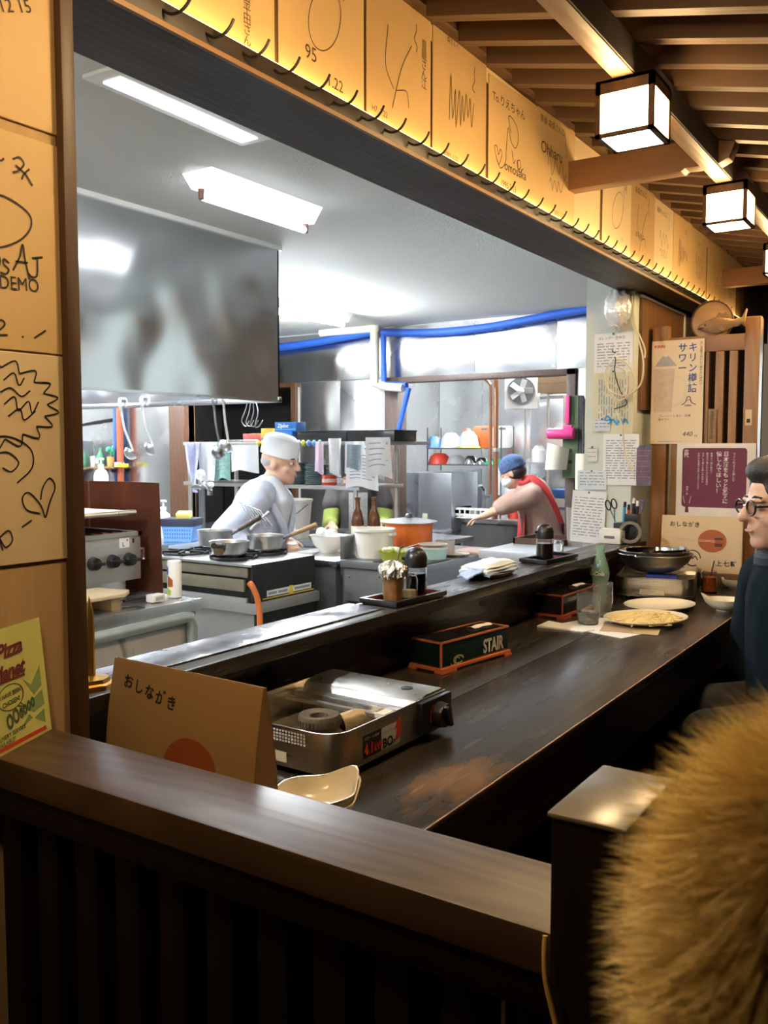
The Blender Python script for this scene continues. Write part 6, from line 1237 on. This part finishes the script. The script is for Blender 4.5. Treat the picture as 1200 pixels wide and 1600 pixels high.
shirt = M('dusty_pink', (.42, .27, .22), .85, var=.12, vscale=60, bump=.006, bscale=16)
c = MB(); limb(c, [(-.05, .01, 1.11), (.0, 0, 1.06), (.06, 0, .90), (.09, .02, .72)], [.08, .15, .162, .165]); limb(c, [(-.02, -.12, 1.075), (-.03, .13, 1.075)], [.085, .085]); limb(c, [(-.03, -.155, 1.065), (-.215, -.125, .985), (-.25, -.10, .97)], [.078, .066, .06]); limb(c, [(-.05, .165, 1.065), (-.20, .2, .98), (-.24, .19, .955)], [.076, .064, .058]); limb(c, [(.09, .02, .72), (.08, .02, .45)], [.165, .17])
flesh(c, 'shirt', shirt, t, .011, 5)
redc = M('apron_red', (.55, .045, .05), .8)
MB().grid(lambda u, v: Vector(smooth2([(-.09, -.02, 1.185), (-.02, -.10, 1.20), (.07, -.14, 1.12), (.15, -.15, .98), (.21, -.13, .84)], 6)[int(round(u * 24))]) + Vector((.024 * (v - .5), .0, .045 * (v - .5))), 24, 2, .006).build('apron_strap', redc, t, sm=60)
MB().tube(smooth2([(-.12, -.06, 1.16), (-.06, -.085, 1.165), (-.02, -.05, 1.20), (-.03, .06, 1.20)], 5), .018, 8).build('collar', redc, t); MB().tube(smooth2([(.20, -.14, .86), (.24, -.06, .80), (.25, .0, .74)], 4), .016, 8).build('apron_tie', M('apron_plum', (.16, .04, .08), .8), t)
MB().grid(lambda u, v: (-.10 + .02 * v + .01 * math.sin(u * 3), -.16 + .32 * u, .42 + .5 * v), 8, 6, .006).build('apron', redc, t)
m = MB(); m.m = Matrix.Translation(P(-.018, 0, .045)) @ Euler(rot).to_matrix().to_4x4(); m.ell((0, 0, .015), (.108, .09, .085)); m.lathe([(.088, -.028), (.098, -.02), (.098, .0), (.09, .01)], n=24, sx=1.1, sy=.9); m.build('cap', M('blue_print_cloth', (.06, .11, .24), .8, var=.9, vscale=55), t)
m = MB(); m.m = Matrix.Translation(P(-.03, 0, -.01)) @ Euler(rot).to_matrix().to_4x4(); m.ell((0, 0, 0), (.084, .082, .06)); m.build('hair', hairm, t)
m = MB(); m.m = Matrix.Translation(P(.05, 0, -.05)) @ Euler(rot).to_matrix().to_4x4(); m.ell((0, 0, 0), (.066, .064, .048)); m.build('face_mask', capw, t)
# person behind the rack ------------------------------------------------------------------
t = T('person', 'person in green sleeves and dark vest working behind the dish rack', 'person', (-3.93, 5.58, ZK), YAW)
b = MB(); P, rot = head(b, (.03, -.10, 1.31), (.1, -.9, -.35), .98)
limb(b, [(.03, -.05, 1.22), (.02, -.02, 1.15)], [.05, .06]); limb(b, [(.02, 0, 1.06), (.02, .02, .88), (.02, .04, .70)], [.125, .125, .14])
for s in (-1, 1): limb(b, [(.02 + s * .085, .04, .70), (.02 + s * .09, .0, .38), (.02 + s * .09, .02, .06)], [.085, .06, .042]); b.ell((.02 + s * .09, -.04, .035), (.045, .115, .035))
limb(b, [(-.17, .0, 1.06), (-.19, -.08, .84), (-.17, -.28, .87)], [.052, .043, .030]); hand(b, (-.17, -.28, .87), (.2, -.9, -.2), (0, 0, 1), .95, .7)
limb(b, [(.20, .0, 1.06), (.22, -.06, .84), (.17, -.25, .86)], [.052, .043, .030]); hand(b, (.17, -.25, .86), (-.2, -.9, -.2), (0, 0, 1), .95, .7, -1)
flesh(b, 'body', skin, t, .009, 3); face_bits(P, rot, t)
kn = M('green_knit', (.24, .30, .07), .9, var=.15, vscale=60)
c = MB(); limb(c, [(-.16, .0, 1.08), (-.195, -.08, .845), (-.175, -.22, .868)], [.075, .062, .05]); limb(c, [(.19, .0, 1.08), (.225, -.06, .845), (.185, -.20, .858)], [.075, .062, .05]); limb(c, [(.02, -.02, 1.12), (.02, .0, 1.0)], [.09, .14]); flesh(c, 'sweater', kn, t, .011, 4)
c = MB(); limb(c, [(-.13, .0, 1.12), (.16, .0, 1.12)], [.085, .085]); limb(c, [(.015, .0, 1.06), (.015, .02, .88), (.015, .03, .62)], [.158, .162, .175]); limb(c, [(-.15, 0, 1.09), (-.18, -.03, 1.0)], [.085, .08]); limb(c, [(.18, 0, 1.09), (.21, -.02, 1.0)], [.085, .08]); flesh(c, 'vest', M('dark_vest', (.055, .048, .05), .85, var=.2), t, .011, 4)
MB().grid(lambda u, v: (-.05 + .14 * u, -.165 + .03 * abs(u - .5) - .015 * math.sin(v * 3.1), .60 + .50 * v), 8, 8, .006).build('apron_bib', M('dotted_apron', (.30, .30, .29), .9, var=.5, vscale=90), t)
m = MB(); m.m = Matrix.Translation(P(-.02, 0, .035)) @ Euler(rot).to_matrix().to_4x4(); m.ell((0, 0, 0), (.105, .086, .092)); m.build('hair', hairm, t)
# seated man at the counter ------------------------------------------------------------------
t = T('person', 'seated man in dark jacket and black glasses at the counter', 'person', (-.425, 2.575, 0), YAW)
b = MB(); P, rot = head(b, (.0, .0, 1.125), (-.97, -.02, -.06), 1.02)
limb(b, [(.02, .0, 1.03), (.05, .02, .95)], [.058, .07]); limb(b, [(.07, 0, .86), (.09, 0, .68), (.12, 0, .54)], [.13, .13, .15])
for s in (-1, 1): limb(b, [(.10, s * .09, .53), (-.22, s * .11, .52), (-.22, s * .11, .12)], [.09, .065, .045]); b.ell((-.27, s * .11, .04), (.12, .045, .04))
limb(b, [(.06, -.19, .90), (.04, -.24, .66), (.03, -.10, .62)], [.06, .05, .034]); hand(b, (.03, -.10, .62), (.2, .6, -.5), (0, 0, 1), 1., .5)
limb(b, [(.06, .19, .90), (.04, .24, .66), (.03, .10, .62)], [.06, .05, .034]); hand(b, (.03, .10, .62), (.2, -.6, -.5), (0, 0, 1), 1., .5, -1)
flesh(b, 'body', skin, t, .007, 3); face_bits(P, rot, t, 1.02)
jk = M('dark_jacket', (.006, .012, .017), .95, spec=.1, var=.25, vscale=6, bump=.006, bscale=12)
c = MB(); limb(c, [(.055, .02, .965), (.07, 0, .87), (.09, 0, .70), (.11, 0, .53)], [.085, .155, .17, .18]); limb(c, [(.06, -.13, .915), (.06, .13, .915)], [.085, .085]); limb(c, [(.055, -.19, .90), (.035, -.245, .66), (.02, -.13, .625)], [.088, .078, .062]); limb(c, [(.055, .19, .90), (.035, .245, .66), (.02, .13, .625)], [.088, .078, .062])
flesh(c, 'jacket', jk, t, .0105, 5)
m = MB(); m.tube([(.05 + .082 * math.cos(a), .015 + .082 * math.sin(a), .99 + .015 * math.cos(a)) for a in [i * .4189 for i in range(15)]], .03, 10, closed=True); m.build('collar', M('navy_collar', (.008, .018, .03), .7), t)
c = MB()
for q, r in ((P(-.03, 0, .055), (.105, .086, .082)), (P(-.06, 0, .0), (.072, .082, .085)), (P(.03, 0, .095), (.062, .070, .042)), (P(-.02, .03, .03), (.07, .058, .07)), (P(-.02, -.03, .03), (.07, .058, .07)), (P(.035, .045, .055), (.03, .034, .04)), (P(.035, -.045, .055), (.03, .034, .04))): c.ell(q, r, rot)
flesh(c, 'hair', hairm, t, .006, 2)
c = MB().build('legs', M('dark_trousers', (.02, .02, .024), .8), t) if False else None
tr = MB()
for s in (-1, 1): limb(tr, [(.10, s * .09, .54), (-.22, s * .11, .53), (-.22, s * .11, .10)], [.10, .078, .06])
flesh(tr, 'trousers', M('dark_trousers', (.02, .02, .024), .8), t, .013, 3)
gl = MB()
for s in (-1, 1):
    gl.tube([P(.098, s * .034 + .026 * math.cos(a), .004 + .019 * math.sin(a)) for a in [i * .4189 for i in range(15)]], .0028, 8, closed=True); gl.tube([P(.098, s * .060, .008), P(.05, s * .079, .008), P(-.02, s * .080, .006)], .003, 8)
gl.tube([P(.098, -.009, .008), P(.098, .009, .008)], .0028, 8); gl.build('glasses', blackp, t)
t = T('stool', 'dark round seat under the seated man', 'stool', (-.34, 2.63, 0)); MB().lathe([(0, .31), (.17, .31), (.18, .325), (.18, .34), (.17, .348), (0, .35)], n=28).build('seat', darkw, t); MB().cyl((0, 0, 0), (0, 0, .31), .03, n=14).build('pedestal', greyd, t); MB().lathe([(0, 0), (.16, 0), (.15, .015), (.03, .03), (0, .03)], n=24).build('base', greyd, t)
# ---------------------------------------------------------------- fur-trimmed hood close to the camera
t = T('fur_hood', 'golden fur trim of a parka hood filling the lower right foreground', 'parka hood', (-.027, .2825, 1.106)); t.scale = (.62, .62, .62)
hb = MB(); path = smooth2([(-.030, -.02, -.12), (-.033, -.022, -.03), (-.036, -.022, .035), (-.034, -.018, .075), (-.022, -.008, .102), (.0, .006, .116), (.028, .022, .118), (.055, .036, .105), (.075, .045, .06)], 6)
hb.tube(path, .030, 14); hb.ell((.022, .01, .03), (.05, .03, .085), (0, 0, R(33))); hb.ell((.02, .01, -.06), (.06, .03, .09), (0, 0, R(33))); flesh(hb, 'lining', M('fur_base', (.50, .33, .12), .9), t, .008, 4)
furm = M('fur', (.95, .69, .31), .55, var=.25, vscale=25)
rr = random.Random(11); fu = MB(); bas = [Vector(p) for p in path]
def strand(o, d, L_):
    side = d.cross(Vector((rr.uniform(-1, 1), rr.uniform(-1, 1), rr.uniform(-1, 1)))).normalized(); g = Vector((-.25, 0, -.30)) * L_; w = .00045
    a, m_, e = o, o + d * L_ * .55 + g * .2, o + d * L_ + g * .6
    fu.add([a - side * w, a + side * w, m_ + side * w * .7, m_ - side * w * .7, e], [(0, 1, 2, 3), (3, 2, 4)])
for k in range(70000):
    q = rr.random()
    if q < .6:
        i = rr.randrange(1, len(bas) - 1); tg_ = (bas[i + 1] - bas[i - 1]).normalized(); o = bas[i].lerp(bas[i + 1], rr.random())
        v = Vector((rr.gauss(0, 1), rr.gauss(0, 1), rr.gauss(0, 1))); v -= tg_ * v.dot(tg_); v.normalize(); o = o + v * .026
        strand(o, (v + tg_ * rr.uniform(-.9, .9) + Vector((-.35, -.1, .05))).normalized(), rr.uniform(.010, .046))
    else:
        z = rr.choice((.03, -.06)); v = Vector((rr.gauss(0, 1), -abs(rr.gauss(0, 1)), rr.gauss(0, 1))).normalized(); o = Vector((.021, .01, z)) + Matrix.Rotation(R(33), 3, 'Z') @ Vector((v.x * .052, v.y * .028, v.z * .085)); strand(o, (v + Vector((-.6, -.3, .15))).normalized(), rr.uniform(.015, .04))
o = fu.build('fur_strands', furm, t, sm=0); o['kind'] = 'stuff'
